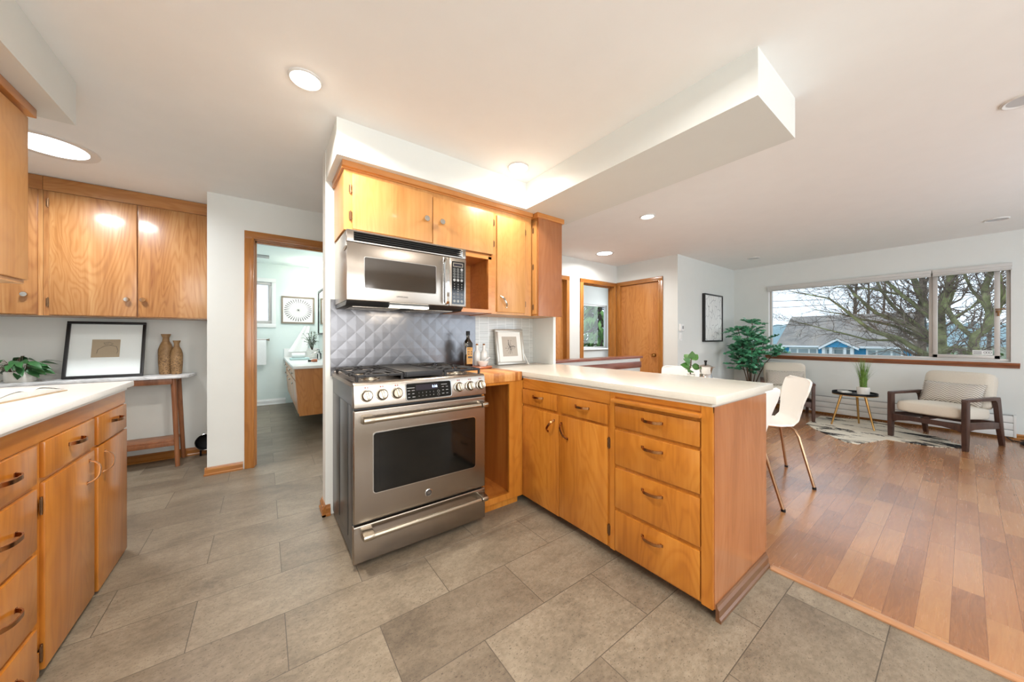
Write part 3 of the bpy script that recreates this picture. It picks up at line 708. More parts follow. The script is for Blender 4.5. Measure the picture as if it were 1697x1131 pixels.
# ---- left run, faces look towards +x, frame plane x=-0.61, fronts proud to x=-0.598
FX = -0.598
def lfront(parent, name, y0, y1, z0, z1, mat='fir'):
    return P(name, MB().box(-0.612, FX, y0, y1, z0, z1, 0.004), M[mat], parent)
def lcarcass(t, y0, y1, end=False):
    P('cabinet_body', MB().box(-1.225, -0.611, y0, y1, 0.10, 0.858), M['fir'], t)
    P('toe_kick', MB().box(-1.20, -0.68, y0, y1-(0.0 if not end else 0.0), 0.0, 0.10), M['inside'], t)
    P('top_rail', MB().box(-0.611, -0.606, y0, y1, 0.80, 0.868), M['firY'], t)
t = thing('base_cabinet', 'left-hand wooden base cabinet with a stack of drawers, cut by the picture edge', 'cabinet', (-0.9, 1.59, 0))
lcarcass(t, 1.36, 1.835)
for z0, z1 in ((0.670, 0.796), (0.455, 0.655), (0.215, 0.440), (0.028, 0.195)):
    d = lfront(t, 'drawer', 1.375, 1.808, z0, z1); zc = (z0+z1)/2+0.008
    bow(d, (FX, 1.63 if z0 > .6 else 1.632, zc), (0, 1, 0), (1, 0, 0), 0.11)
P('kick_rail', MB().box(-0.612, -0.604, 1.36, 1.835, 0.02, 0.10), M['firY'], t)
t = thing('base_cabinet', 'left-hand wooden base cabinet with one hinged door, between drawer stack and end unit', 'cabinet', (-0.9, 2.06, 0))
lcarcass(t, 1.835, 2.288)
d = lfront(t, 'drawer', 1.856, 2.268, 0.675, 0.797); bow(d, (FX, 2.08, 0.745), (0, 1, 0), (1, 0, 0), 0.11)
d = lfront(t, 'door', 1.856, 2.268, 0.026, 0.659); bow(d, (FX, 2.205, 0.582), (0, 0.25, 1), (1, 0, 0), 0.095, 0.032)
for z in (0.585, 0.09): hinge(d, (-0.603, 1.845, z), 'x', 0.06)
t = thing('base_cabinet', 'end unit of the left wooden base cabinets, beside the alcove', 'cabinet', (-0.9, 2.5, 0))
lcarcass(t, 2.288, 2.70, True)
d = lfront(t, 'drawer', 2.310, 2.692, 0.668, 0.795); bow(d, (FX, 2.525, 0.745), (0, 1, 0), (1, 0, 0), 0.11)
d = lfront(t, 'door', 2.310, 2.700, 0.012, 0.658); bow(d, (FX, 2.37, 0.578), (0, 0.25, 1), (1, 0, 0), 0.095, 0.032)
single('countertop', MB().box(-1.228, -0.575, 1.36, 2.712, 0.886, 0.914, 0.004).box(-1.225, -0.600, 1.36, 2.705, 0.868, 0.886), M['quartzL'], 'bright white countertop over the left base cabinets', 'countertop', (-0.9, 2.0, 0.868))
# upper cabinet on the left, under the soffit
t = thing('wall_cabinet', 'fir wood wall cabinet at the left picture edge, under the dropped soffit', 'cabinet', (-1.0, 1.9, 1.383))
P('cabinet_body', MB().box(-1.228, -0.842, 1.36, 2.435, 1.383, 2.13), M['up'], t)
P('crown', MB().box(-1.228, -0.815, 1.36, 2.46, 2.125, ZS, 0.004), M['upY'], t)
for y0, y1 in ((1.37, 1.88), (1.90, 2.43)): P('door', MB().box(-0.843, -0.828, y0, y1, 1.40, 2.11, 0.004), M['up'], t)

# open book
t = thing('book', 'open white hardback book on the left countertop', 'book', (-0.867, 2.20, 0.914), math.radians(82))
P('cover', MB().box(-0.20, 0.20, -0.135, 0.135, 0.0, 0.004, 0.001), M['kraft'], t, world=False)
for s in (-1, 1):
    prof = lambda u: 0.006+0.026*math.sin(min(1, u*1.08)**0.55*PI*0.93)*(1-0.45*u)
    n = 14; poly = [(s*0.195*k/n, prof(k/n)) for k in range(n+1)]+[(s*0.197, 0.0045), (0, 0.0045)]
    mb = MB().prism(poly, 'xz', -0.128, 0.128)
    pg = P('page_block', mb, M['pages'], t, world=False)
    mb = MB().sheet(lambda u, v: Vector((s*(0.004+0.19*u), -0.127+0.254*v, prof(u)+0.001+0.0035*math.sin(u*PI))), 14, 2, 0.0006)
    P('page', mb, M['paper'], t, world=False)
mb = MB()
for k in range(5): mb.box(-0.15+0.0, -0.06, -0.09+k*0.012, -0.086+k*0.012, 0.0325, 0.0335)
P('print', mb, M['grey'], t, world=False)

# ---- alcove wall cabinets
def aleaf(t, x0, x1, z0=1.325, z1=2.255): return P('door', MB().box(x0, x1, 4.105, 4.122, z0, z1, 0.003), M['flame'], t)
t = thing('wall_cabinet', 'flame-grained wall cabinet with two doors over the marble console', 'cabinet', (-0.87, 4.3, 1.32))
P('cabinet_body', MB().box(-1.336, -0.390, 4.12, 4.495, 1.318, 2.27), M['flame'], t)
P('top_rail', MB().box(-1.336, -0.390, 4.112, 4.3, 2.262, 2.366), M['flameX'], t)
d = aleaf(t, -1.306, -0.856); knob(d, (-0.909, 4.105, 1.463), (0, -1, 0), 0.019)
for z in (2.17, 1.42): hinge(d, (-1.314, 4.113, z), 'y', 0.07)
d = aleaf(t, -0.847, -0.400); knob(d, (-0.818, 4.105, 1.465), (0, -1, 0), 0.019)
t = thing('wall_cabinet', 'single-door flame-grained wall cabinet in the alcove corner, half hidden at the left', 'cabinet', (-1.7, 4.3, 1.32))
P('cabinet_body', MB().box(-2.19, -1.338, 4.12, 4.495, 1.318, 2.27), M['flame'], t)
P('top_rail', MB().box(-2.19, -1.338, 4.112, 4.3, 2.262, 2.366), M['flameX'], t)
d = aleaf(t, -1.80, -1.360); knob(d, (-1.413, 4.105, 1.468), (0, -1, 0), 0.019)

# ---- console table and the things on it
t = thing('console_table', 'narrow marble-topped wooden console table in the alcove', 'table', (-1.25, 4.33, 0))
P('tabletop', MB().prism([(-1.95, 4.165), (-0.60, 4.165), (-0.555, 4.20), (-0.525, 4.43), (-0.56, 4.475), (-1.95, 4.475)], 'xy', 0.788, 0.812, 0.004), M['marble'], t)
P('apron', MB().bar((-1.90, 4.20, 0.762), (-0.66, 4.20, 0.762), 0.025, 0.05, bev=0.003).bar((-1.90, 4.44, 0.762), (-0.66, 4.44, 0.762), 0.025, 0.05, bev=0.003).bar((-0.67, 4.20, 0.762), (-0.67, 4.44, 0.762), 0.025, 0.05, bev=0.003), M['console'], t)
for x0, x1 in ((-0.655, -0.625), (-1.86, -1.89)):
    P('leg', MB().tube([(x0, 4.215, 0.787), (x1, 4.195, 0.0)], [0.020, 0.016], 12), M['console'], t)
    P('leg', MB().tube([(x0, 4.43, 0.787), (x1, 4.47, 0.0)], [0.020, 0.016], 12), M['console'], t)
    P('side_arch', MB().strip([(x0, 4.23, 0.76), (x0, 4.25, 0.775), (x0, 4.40, 0.775), (x0, 4.42, 0.76)], (1, 0, 0), 0.03, 0.02), M['console'], t)
P('lower_shelf', MB().box(-1.87, -0.645, 4.215, 4.44, 0.215, 0.235, 0.003).bar((-1.88, 4.205, 0.205), (-0.63, 4.205, 0.205), 0.02, 0.035, bev=0.003), M['console'], t)
# frame leaning on the wall
def picture_lean(name, label, x0, x1, yb, yt, zb, zt, fw, matf, parts, depth=0.022, cat='picture'):
    t = thing(name, label, cat, ((x0+x1)/2, yb, zb)); H = math.hypot(zt-zb, yt-yb); a = math.atan2(yt-yb, zt-zb); w = x1-x0
    R = Matrix.Rotation(-a, 4, 'X')
    def lean(mb): bmesh.ops.transform(mb.bm, matrix=R, verts=mb.bm.verts); return mb
    mb = MB(); mb.box(-w/2, w/2, -depth, 0, 0, fw, 0.002).box(-w/2, w/2, -depth, 0, H-fw, H, 0.002).box(-w/2, -w/2+fw, -depth, 0, fw, H-fw, 0.002).box(w/2-fw, w/2, -depth, 0, fw, H-fw, 0.002)
    P('frame', lean(mb), M[matf], t, world=False)
    for nm, mat, f in parts:
        mb = MB(); f(mb, w, H); P(nm, lean(mb), M[mat], t, world=False)
    return t
def arc_pts(cx, cz, r, a0, a1, y, n=14, sx=1.0): return [(cx+sx*r*math.cos(math.radians(a0+(a1-a0)*k/n)), y, cz+r*math.sin(math.radians(a0+(a1-a0)*k/n))) for k in range(n+1)]
def line_art(mb, w, H):
    y = -0.0085
    mb.tube([(-0.055, y, H*.43), (-0.05, y, H*.50), (-0.015, y, H*.56), (0.02, y, H*.575), (0.035, y, H*.60), (0.012, y, H*.63), (-0.02, y, H*.62), (-0.012, y, H*.59), (0.01, y, H*.60)], 0.0012, 5)
    mb.tube([(0.02, y, H*.575), (0.055, y, H*.55), (0.065, y, H*.47), (0.058, y, H*.42)], 0.0012, 5)
picture_lean('picture_frame', 'black framed line drawing on tan paper, leaning on the console', -1.313, -0.862, 4.33, 4.44, 0.812, 1.283, 0.020, 'blackframe', [
    ('mat_board', 'paper', lambda mb, w, H: mb.box(-w/2+0.01, w/2-0.01, -0.006, -0.002, 0.01, H-0.01)),
    ('art_paper', 'kraft', lambda mb, w, H: mb.box(-0.085, 0.075, -0.008, -0.006, H*0.36, H*0.68)),
    ('drawing', 'ink', line_art),
    ('glass', 'pane', lambda mb, w, H: mb.box(-w/2+0.018, w/2-0.018, -0.0135, -0.0115, 0.018, H-0.018))])
# two speckled vases
def vase(x, y, h, r, label):
    pr = [(0.0, 0), (r*0.80, 0), (r*0.86, h*0.03), (r*0.97, h*0.30), (r, h*0.55), (r*0.97, h*0.62), (r*0.72, h*0.74), (r*0.46, h*0.82), (r*0.42, h*0.90), (r*0.62, h*0.985), (r*0.64, h), (r*0.5, h*0.99), (r*0.34, h*0.9), (0.0, h*0.88)]
    single('vase', MB().lathe(pr, (x, y, 0.812), n=32), M['vase'], label, 'vase', (x, y, 0.812), 'vases on the console')
vase(-0.735, 4.41, 0.372, 0.053, 'taller speckled stoneware vase, left of the pair')
vase(-0.657, 4.365, 0.312, 0.043, 'shorter speckled stoneware vase, right of the pair')
# low plant
t = thing('potted_plant', 'dark leafy plant in a low white oval pot on the console', 'plant', (-1.50, 4.29, 0.812))
P('pot', MB().lathe([(0, 0), (0.066, 0), (0.074, 0.008), (0.078, 0.075), (0.074, 0.08), (0.069, 0.07), (0, 0.068)], (0, 0, 0), n=30, sx=1.0, sy=0.62), M['matwhite'], t, world=False)
P('soil', MB().lathe([(0, 0.071), (0.068, 0.070), (0.066, 0.06)], (0, 0, 0), sx=1.0, sy=0.6), M['soil'], t, world=False)
rnd = random.Random(3); mb = MB(); ms = MB()
for k in range(46):
    a = rnd.uniform(0, 2*PI); rr = rnd.uniform(0.03, 0.145); hh = 0.105+rnd.uniform(-0.03, 0.095)*(1.2-rr*4)
    tip = Vector((rr*math.cos(a)*(0.75 if math.cos(a) > 0 else 1.25), rr*math.sin(a)*0.75, hh)); root = Vector((0.045*math.cos(a), 0.025*math.sin(a), 0.068))
    mid = (root+tip)/2+Vector((0, 0, 0.03)); ms.tube([root, mid, tip], 0.0016, 5)
    d = Vector((math.cos(a), 0.7*math.sin(a), rnd.uniform(-0.75, 0.15)))
    mb.leaf(tip, d, (rnd.uniform(-.5, .5), rnd.uniform(-1.2, 0.2), 1), rnd.uniform(0.07, 0.105), rnd.uniform(0.038, 0.052), 0.3, 0.2)
mb.leaf((0.09, -0.03, 0.135), (1, -0.25, -0.05), (0, 0, 1), 0.075, 0.03, 0.3, 0.15); ms.tube([(0.03, 0, 0.07), (0.06, -0.01, 0.14), (0.09, -0.03, 0.135)], 0.0016, 5)
P('stems', ms, M['stem'], t, world=False); P('leaves', mb, M['leafd'], t, world=False, ang=80)
# round dark bowl standing on its rim by the alcove corner
t = thing('bowl', 'small dark metal bowl tipped against the alcove wall, above the baseboard', 'bowl', (-0.475, 4.43, 0.0))
q = Vector((0.35, -1, 0.28)).normalized(); c0 = Vector((-0.478, 4.447, 0.122))
P('shell', MB().lathe([(0.0, 0.0), (0.035, 0.0), (0.062, 0.02), (0.074, 0.045), (0.076, 0.046), (0.072, 0.045), (0.060, 0.022), (0.034, 0.004), (0.0, 0.004)], c0-q*0.0, q, 32), M['black'], t)
P('rim', MB().tube([c0+q*0.046+(Vector((math.cos(a), 0, 0))+Vector((0, 0.27, 0.96))*math.sin(a)).normalized()*0.0755 for a in [2*PI*k/32 for k in range(33)]], 0.003, 8), M['chrome'], t)
P('foot', MB().lathe([(0.0, 0), (0.03, 0), (0.036, -0.016), (0, -0.016)][::-1], c0, q), M['chrome'], t)
for x in (-0.50, -0.45): P('leg', MB().tube([(x, 4.44, 0.055), (x, 4.43, 0.0)], 0.008, 8), M['black'], t)

# ---- cabinets over the range, face frame y=2.125, doors proud to y=2.112
t = thing('wall_cabinet', 'fir wood wall cabinet with two low doors above the microwave, open niche at its right', 'cabinet', (0.9, 2.29, 1.33))
mb = MB().box(0.367, 1.405, 2.125, 2.455, 1.775, 2.125)
P('cabinet_body', mb, M['up'], t)
P('crown', MB().prism([(2.455, 2.125), (2.118, 2.125), (2.118, 2.132), (2.104, 2.135), (2.100, 2.165), (2.455, 2.165)], 'yz', 0.355, 1.405), M['upX'], t)
d = P('door', MB().box(0.411, 0.900, 2.110, 2.126, 1.783, 2.102, 0.004), M['up'], t); knob(d, (0.853, 2.110, 1.928), (0, -1, 0), 0.020)
for z in (2.015, 1.86): hinge(d, (0.402, 2.120, z), 'y', 0.055)
d = P('door', MB().box(0.905, 1.385, 2.110, 2.126, 1.775, 2.090, 0.004), M['up'], t); knob(d, (0.962, 2.110, 1.928), (0, -1, 0), 0.020)
for z in (2.02, 1.86): hinge(d, (1.393, 2.120, z), 'y', 0.05)
mb = MB().box(1.132, 1.150, 2.14, 2.455, 1.335, 1.775).box(1.372, 1.405, 2.118, 2.455, 1.33, 1.775).box(1.150, 1.372, 2.13, 2.455, 1.335, 1.353).box(1.150, 1.372, 2.14, 2.455, 1.745, 1.775).box(1.150, 1.372, 2.44, 2.455, 1.353, 1.745)
P('open_niche', mb, M['upX'], t)
P('niche_frame', MB().box(1.345, 1.372, 2.118, 2.14, 1.335, 1.755).box(1.12, 1.345, 2.118, 2.14, 1.335, 1.36).box(1.13, 1.372, 2.118, 2.14, 1.735, 1.762), M['upX'], t)
t = thing('wall_cabinet', 'tall narrow fir wood wall cabinet with one door, right of the open niche', 'cabinet', (1.58, 2.29, 1.33))
P('cabinet_body', MB().box(1.405, 1.765, 2.125, 2.455, 1.33, 2.125), M['up'], t)
P('crown', MB().prism([(2.455, 2.125), (2.118, 2.125), (2.118, 2.132), (2.104, 2.135), (2.100, 2.165), (2.455, 2.165)], 'yz', 1.405, 1.765), M['upX'], t)
d = P('door', MB().box(1.420, 1.690, 2.110, 2.126, 1.347, 2.080, 0.004), M['up'], t); bow(d, (1.478, 2.110, 1.427), (0.55, 0, -0.83), (0, -1, 0), 0.10, 0.028, 0.012, 'nickel')
for z in (2.0, 1.42): hinge(d, (1.697, 2.120, z), 'y', 0.05)
t = thing('wall_cabinet', 'end wall cabinet over the peninsula corner with a plain red-brown side panel', 'cabinet', (1.92, 2.26, 1.33))
P('cabinet_body', MB().box(1.795, 2.052, 2.08, 2.455, 1.33, 2.125), M['up'], t)
P('side_panel', MB().box(1.795, 2.058, 2.066, 2.082, 1.328, 2.125), M['firend'], t)
P('crown', MB().box(1.772, 2.075, 2.052, 2.455, 2.125, 2.165, 0.003), M['upX'], t)
d = P('door', MB().box(1.780, 1.796, 2.084, 2.168, 1.345, 2.10, 0.002), M['up'], t)
for z in (2.03, 1.73, 1.40): hinge(d, (1.781, 2.118, z), 'x', 0.05)
P('filler', MB().box(1.765, 1.797, 2.168, 2.455, 1.33, 2.125), M['up'], t)

# ---- backsplashes
single('steel_backsplash', MB().box(0.345, 1.425, 2.450, 2.459, 0.90, 1.40), M['quilt'], 'quilted stainless steel panel on the wall behind the range', 'backsplash', (0.9, 2.455, 0.9), smooth=False)
single('tile_backsplash', MB().box(1.427, 2.055, 2.452, 2.459, 0.914, 1.335), M['mosaic'], 'thin grey-white strip tile backsplash behind the framed art', 'backsplash', (1.74, 2.455, 0.914), smooth=False)

# ---- niche cabinet under the butcher block
t = thing('base_cabinet', 'open wooden base cabinet without a door between range and peninsula', 'cabinet', (1.3, 2.15, 0))
mb = MB().box(1.122, 1.140, 1.862, 2.45, 0.05, 0.853).box(1.352, 1.430, 1.862, 2.45, 0.05, 0.853).box(1.140, 1.352, 2.435, 2.45, 0.05, 0.853).box(1.140, 1.352, 1.862, 2.44, 0.075, 0.093).box(1.140, 1.352, 1.90, 2.44, 0.84, 0.853)
P('cabinet_body', mb, M['inside'], t)
P('face_frame', MB().box(1.122, 1.139, 1.846, 1.863, 0.05, 0.853).box(1.340, 1.462, 1.847, 1.863, 0.05, 0.853).box(1.139, 1.340, 1.846, 1.863, 0.055, 0.095).box(1.139, 1.340, 1.846, 1.863, 0.835, 0.853), M['fir'], t)
P('toe_kick', MB().box(1.122, 1.43, 1.875, 1.90, 0.0, 0.05), M['fir'], t)
single('butcher_block_top', MB().box(1.120, 1.444, 1.838, 2.448, 0.854, 0.914, 0.003), M['butcher'], 'wooden butcher block worktop beside the range', 'countertop', (1.28, 2.14, 0.854))

# ---- peninsula: frame plane x=1.462, fronts proud to x=1.45, faces look towards -x
PX = 1.45
def pfront(t, name, y0, y1, z0, z1, mat='fir'): return P(name, MB().box(PX, PX+0.016, y0, y1, z0, z1, 0.004), M[mat], t)
t = thing('base_cabinet', 'peninsula base cabinet with two doors under two small drawers', 'cabinet', (1.74, 1.48, 0))
P('cabinet_body', MB().box(1.463, 2.03, 1.108, 1.846, 0.048, 0.858), M['fir'], t)
P('toe_kick', MB().box(1.53, 2.0, 1.108, 1.86, 0.0, 0.05), M['inside'], t)
P('top_rail', MB().box(1.456, 1.463, 1.108, 1.846, 0.802, 0.868), M['firY'], t)
d = pfront(t, 'drawer', 1.508, 1.843, 0.694, 0.794); bow(d, (PX, 1.678, 0.757), (0, 1, 0), (-1, 0, 0), 0.10)
d = pfront(t, 'drawer', 1.124, 1.470, 0.692, 0.796); bow(d, (PX, 1.296, 0.756), (0, 1, 0), (-1, 0, 0), 0.10)
d = pfront(t, 'door', 1.483, 1.843, 0.052, 0.674); bow(d, (PX, 1.551, 0.596), (0, -0.6, 0.85), (-1, 0, 0), 0.10, 0.030)
d = pfront(t, 'door', 1.124, 1.480, 0.056, 0.678); bow(d, (PX, 1.434, 0.59), (0, 0.5, 0.85), (-1, 0, 0), 0.10, 0.030)
for z in (0.598, 0.142): hinge(d, (1.455, 1.114, z), 'x', 0.06)
t = thing('base_cabinet', 'peninsula end cabinet with four drawers under a pull-out board', 'cabinet', (1.74, 0.86, 0))
P('cabinet_body', MB().box(1.463, 2.03, 0.62, 1.106, 0.048, 0.858), M['fir'], t)
P('toe_kick', MB().box(1.53, 2.0, 0.65, 1.106, 0.0, 0.05), M['inside'], t)
P('top_rail', MB().box(1.456, 1.463, 0.606, 1.106, 0.845, 0.868), M['firY'], t)
P('face_stile', MB().box(1.452, 1.463, 0.606, 0.650, 0.05, 0.868), M['fir'], t)
P('face_stile', MB().box(1.455, 1.463, 1.078, 1.106, 0.05, 0.868), M['fir'], t)
for z0, z1 in ((0.695, 0.800), (0.500, 0.678), (0.280, 0.482), (0.060, 0.262)):
    d = pfront(t, 'drawer', 0.656, 1.074, z0, z1); bow(d, (PX, 0.868, z0+(z1-z0)*(0.62 if z0 > 0.6 else 0.72)), (0, 1, 0), (-1, 0, 0), 0.10)
P('pull_out_board', MB().box(1.432, 1.60, 0.648, 1.088, 0.818, 0.836, 0.003), M['firY'], t)
P('end_panel', MB().box(1.463, 2.03, 0.603, 0.62, 0.05, 0.868), M['firend'], t)
sk = MB().prism(bprof(-1, 0.603, 0.068, 0.014), 'yz', 1.470, 2.035)
P('skirting', sk, M['skirt'], t, smooth=False)
single('countertop', MB().prism([(1.446, 0.590), (2.11, 0.590), (2.11, 2.17), (2.05, 2.17), (2.05, 2.448), (1.446, 2.448)], 'xy', 0.882, 0.914, 0.003).prism([(1.458, 0.610), (2.06, 0.610), (2.06, 2.17), (2.05, 2.17), (2.05, 2.448), (1.458, 2.448)], 'xy', 0.868, 0.882), M['quartz'], 'long cream-white countertop on the peninsula cabinets', 'countertop', (1.75, 1.4, 0.868))
struct('wall_peninsula', MB().box(2.03, 2.05, 0.603, 2.46, 0.0, 0.868), M['firend'])

# ---- things on the butcher block and the counter
t = thing('serving_board', 'round reddish wooden serving board on the butcher block', 'board', (1.345, 2.27, 0.914))
P('board', MB().lathe([(0, 0), (0.105, 0), (0.113, 0.006), (0.113, 0.011), (0.108, 0.016), (0, 0.016)], (1.345, 2.27, 0.914), n=40), M['tray'], t)
t = thing('oil_bottle', 'dark square oil bottle with an ochre label on the wooden board', 'bottle', (1.268, 2.292, 0.93))
R45 = Matrix.Rotation(math.radians(-12), 3, 'Z')
mb = MB(); bz = 0.0
secs = [(0.029, 0.0), (0.031, 0.004), (0.031, 0.175), (0.027, 0.192), (0.013, 0.213), (0.012, 0.245), (0.015, 0.248), (0.015, 0.252)]
rings = []
for r, z in secs:
    rr = rrect(-r, r, -r, r, r*(0.3 if z < 0.18 else 0.9), 3); rings.append([mb.bm.verts.new(R45@Vector((a, b, z))) for a, b in rr])
for A, B in zip(rings[:-1], rings[1:]):
    n = len(A)
    for k in range(n): mb.bm.faces.new((A[k], A[(k+1) % n], B[(k+1) % n], B[k]))
mb.bm.faces.new(rings[0][::-1]); mb.bm.faces.new(rings[-1])
P('glass', mb, M['oil'], t, world=False)
P('cap', MB().lathe([(0.0155, 0.240), (0.0155, 0.268), (0.014, 0.271), (0, 0.271)]), M['black'], t, world=False)
lb = P('label', MB().obox(R45@Vector((0.004, -0.0315, 0.082)), (0.046, 0.0012, 0.128), R45), M['label'], t, world=False)
mb = MB()
for (x, z, w, h) in ((-0.006, 0.133, 0.022, 0.004), (-0.008, 0.112, 0.014, 0.006), (0.014, 0.112, 0.008, 0.008), (-0.008, 0.094, 0.014, 0.007), (0.013, 0.094, 0.009, 0.009), (0.004, 0.070, 0.034, 0.014), (0.004, 0.050, 0.016, 0.002), (0.004, 0.040, 0.022, 0.002)):
    mb.obox(R45@Vector((0.004+x, -0.0324, z)), (w, 0.0006, h), R45)
P('label_print', mb, M['darkmark'], lb, world=False)
for (x, y, lab) in ((1.362, 2.315, 'white ceramic cork-topped bottle standing nearer the oil bottle'), (1.418, 2.300, 'white ceramic cork-topped bottle standing nearer the framed art')):
    t = thing('ceramic_bottle', lab, 'bottle', (x, y, 0.93), group='white bottles on the board')
    P('body', MB().lathe([(0, 0), (0.024, 0), (0.027, 0.004), (0.027, 0.092), (0.023, 0.108), (0.012, 0.122), (0.0105, 0.158), (0.012, 0.16), (0.0, 0.16)]), M['ceramic'], t, world=False)
    P('cork', MB().lathe([(0.009, 0.155), (0.0095, 0.172), (0, 0.172)]), M['cork'], t, world=False)
t = thing('mortar', 'small white mortar bowl on the round board', 'bowl', (1.362, 2.225, 0.93))
P('bowl', MB().lathe([(0, 0), (0.026, 0), (0.030, 0.006), (0.042, 0.028), (0.046, 0.040), (0.041, 0.040), (0.034, 0.022), (0, 0.010)]), M['ceramic'], t, world=False)
t = thing('pestle', 'grey-veined pestle resting in the white mortar', 'pestle', (1.365, 2.222, 0.945))
P('rod', MB().tube([(-0.012, 0.004, 0.0), (0.0, 0.0, 0.012), (0.03, -0.004, 0.035), (0.05, -0.006, 0.049), (0.056, -0.007, 0.053)], [0.009, 0.012, 0.008, 0.009, 0.005], 12), M['marble'], t, world=False)
def flower_art(mb, w, H):
    r = random.Random(5); y = -0.0098; c = (0.0, H*0.5)
    for k in range(26):
        a = r.uniform(0, 2*PI); l = r.uniform(0.02, 0.062); ex, ez = c[0]+l*math.cos(a), c[1]+l*math.sin(a)*1.0
        mb.tube([(c[0], y, c[1]), (c[0]+l*0.5*math.cos(a+0.25), y, c[1]+l*0.5*math.sin(a+0.25)), (ex, y, ez)], 0.0006, 4); mb.ball((ex, y, ez), 0.0025, (1, 0.3, 1), 6)
    mb.tube([(c[0], y, c[1]), (0.012, y, H*0.42), (-0.006, y, H*0.3)], 0.001, 4)
ta = picture_lean('framed_art', 'silver framed floral sketch on the counter, leaning against the strip tiles', 1.600, 1.900, 2.385, 2.435, 0.914, 1.222, 0.024, 'silver', [
    ('mat_board', 'paper', lambda mb, w, H: mb.box(-w/2+0.015, w/2-0.015, -0.008, -0.003, 0.015, H-0.015)),
    ('art_paper', 'beige', lambda mb, w, H: mb.box(-w/2+0.07, w/2-0.07, -0.0092, -0.008, 0.072, H-0.065)),
    ('drawing', 'ink', flower_art)])
P('easel_foot', MB().bar((0.150, -0.06, 0.004), (0.125, -0.03, 0.088), 0.010, 0.006, bev=0.002).bar((0.150, -0.066, 0.005), (0.150, -0.005, 0.005), 0.010, 0.008, bev=0.002), M['ceramic'], ta, world=False)

# ------------------------------------------------------------------ range
RX0, RX1 = 0.352, 1.108
t = thing('gas_range', 'stainless steel slide-in gas range with oven', 'range', (0.73, 2.12, 0))
P('body', MB().box(RX0+0.006, RX1-0.006, 1.815, 2.445, 0.03, 0.80).box(RX0+0.006, RX1-0.006, 1.83, 2.445, 0.80, 0.90), M['sideblack'], t)
sp = MB()
for y0, y1 in ((1.84, 1.93), (1.95, 2.17), (2.20, 2.42)): sp.box(RX0+0.0035, RX0+0.007, y0, y1, 0.10, 0.80, 0.003)
sp.prism([(1.825, 0.845), (2.44, 0.885), (2.44, 0.905), (1.825, 0.905)], 'yz', RX0+0.002, RX0+0.008)
P('side_panel', sp, M['sideblack'], t)
P('base', MB().box(RX0+0.03, RX1-0.03, 1.85, 2.43, 0.012, 0.035), M['black'], t)
for x in (RX0+0.05, RX1-0.05):
    for y in (1.86, 2.40): P('foot', MB().cyl((x, y, 0), (x, y, 0.03), 0.018, n=14), M['black'], t)
P('cooktop', MB().box(RX0, RX1, 1.806, 2.445, 0.898, 0.922, 0.005).box(RX0+0.03, RX1-0.03, 1.84, 2.41, 0.921, 0.924), M['steelX'], t)
# sloped control panel
cp = P('control_panel', MB().prism([(1.785, 0.797), (1.772, 0.802), (1.790, 0.915), (1.802, 0.925), (1.83, 0.925), (1.83, 0.797)], 'yz', RX0, RX1, 0.004), M['steelX'], t)
PN = Vector((0, -0.113, 0.018)).normalized()
def pp(x, z, off=0.0):  # point on the sloped panel face
    y = 1.772+(z-0.802)*0.1593
    return Vector((x, y, z))+PN*off
for i, x in enumerate((0.412, 0.486, 0.562, 0.925, 1.000, 1.074)):
    c = pp(x, 0.858)
    k = P('knob', MB().lathe([(0.030, 0), (0.0305, 0.004), (0.027, 0.006), (0.0245, 0.006), (0.0235, 0.022), (0.021, 0.025), (0, 0.025)], c, PN, 32), M['nickel'], t)
    R = PN.to_track_quat('Z', 'Y').to_matrix() @ Matrix.Rotation(math.radians(12), 3, 'Z')
    P('knob_grip', MB().obox(c+PN*0.027, (0.011, 0.043, 0.014), R, 0.003), M['nickel'], k)
    P('knob_ring', MB().lathe([(0.0262, 0.0058), (0.0262, 0.0072), (0.0243, 0.0072), (0.0243, 0.0058)], c, PN, 32), M['black'], k)
    mk = MB(); mk.obox(pp(x-0.006, 0.898, 0.001), (0.006, 0.001, 0.006), PN.to_track_quat('-Y', 'Z').to_matrix()); mk.obox(pp(x+0.005, 0.898, 0.001), (0.004, 0.001, 0.006), PN.to_track_quat('-Y', 'Z').to_matrix())
    P('mark', mk, M['redmark'], k)
PQ = PN.to_track_quat('-Y', 'Z').to_matrix()
def pbox(x0, x1, z0, z1, off, th):  # plate lying on the panel
    c = pp((x0+x1)/2, (z0+z1)/2, off); return MB().obox(c, (x1-x0, th, (z1-z0)), PQ, 0.0006, 1)
bz = MB(); rr = rrect(-0.133, 0.133, -0.0455, 0.0455, 0.012)
def panelplate(poly, off, th):
    mb = MB(); mb.prism(poly, 'xz', -th/2, th/2); c = pp(0.74, 0.8575, off)
    bmesh.ops.transform(mb.bm, matrix=Matrix.Translation(c) @ PQ.to_4x4(), verts=mb.bm.verts); return mb
bz = P('display_bezel', panelplate(rrect(-0.135, 0.135, -0.0475, 0.0475, 0.013), 0.002, 0.005), M['chrome'], t)
dp = P('display', panelplate(rrect(-0.130, 0.130, -0.043, 0.043, 0.010), 0.0035, 0.006), M['blackglass'], t)
P('lcd', panelplate([(-0.078, 0.004), (0.052, 0.004), (0.052, 0.034), (-0.078, 0.034)], 0.0068, 0.001), M['lcd'], dp)
cdisp = pp(0.74, 0.8575, 0.0078)
def ptext(name, s, size, x, z, mat, par): return text(name, s, size, M[mat], par, cdisp+PQ@Vector((x, 0, z)), (PQ @ Matrix.Rotation(PI/2, 3, 'X')).to_euler())
ptext('clock_digits', '1:16', 0.019, 0.030, 0.019, 'led', dp)
for k, s in enumerate('12345'): ptext('key', s, 0.0075, -0.062+k*0.021, -0.010, 'grey', dp)
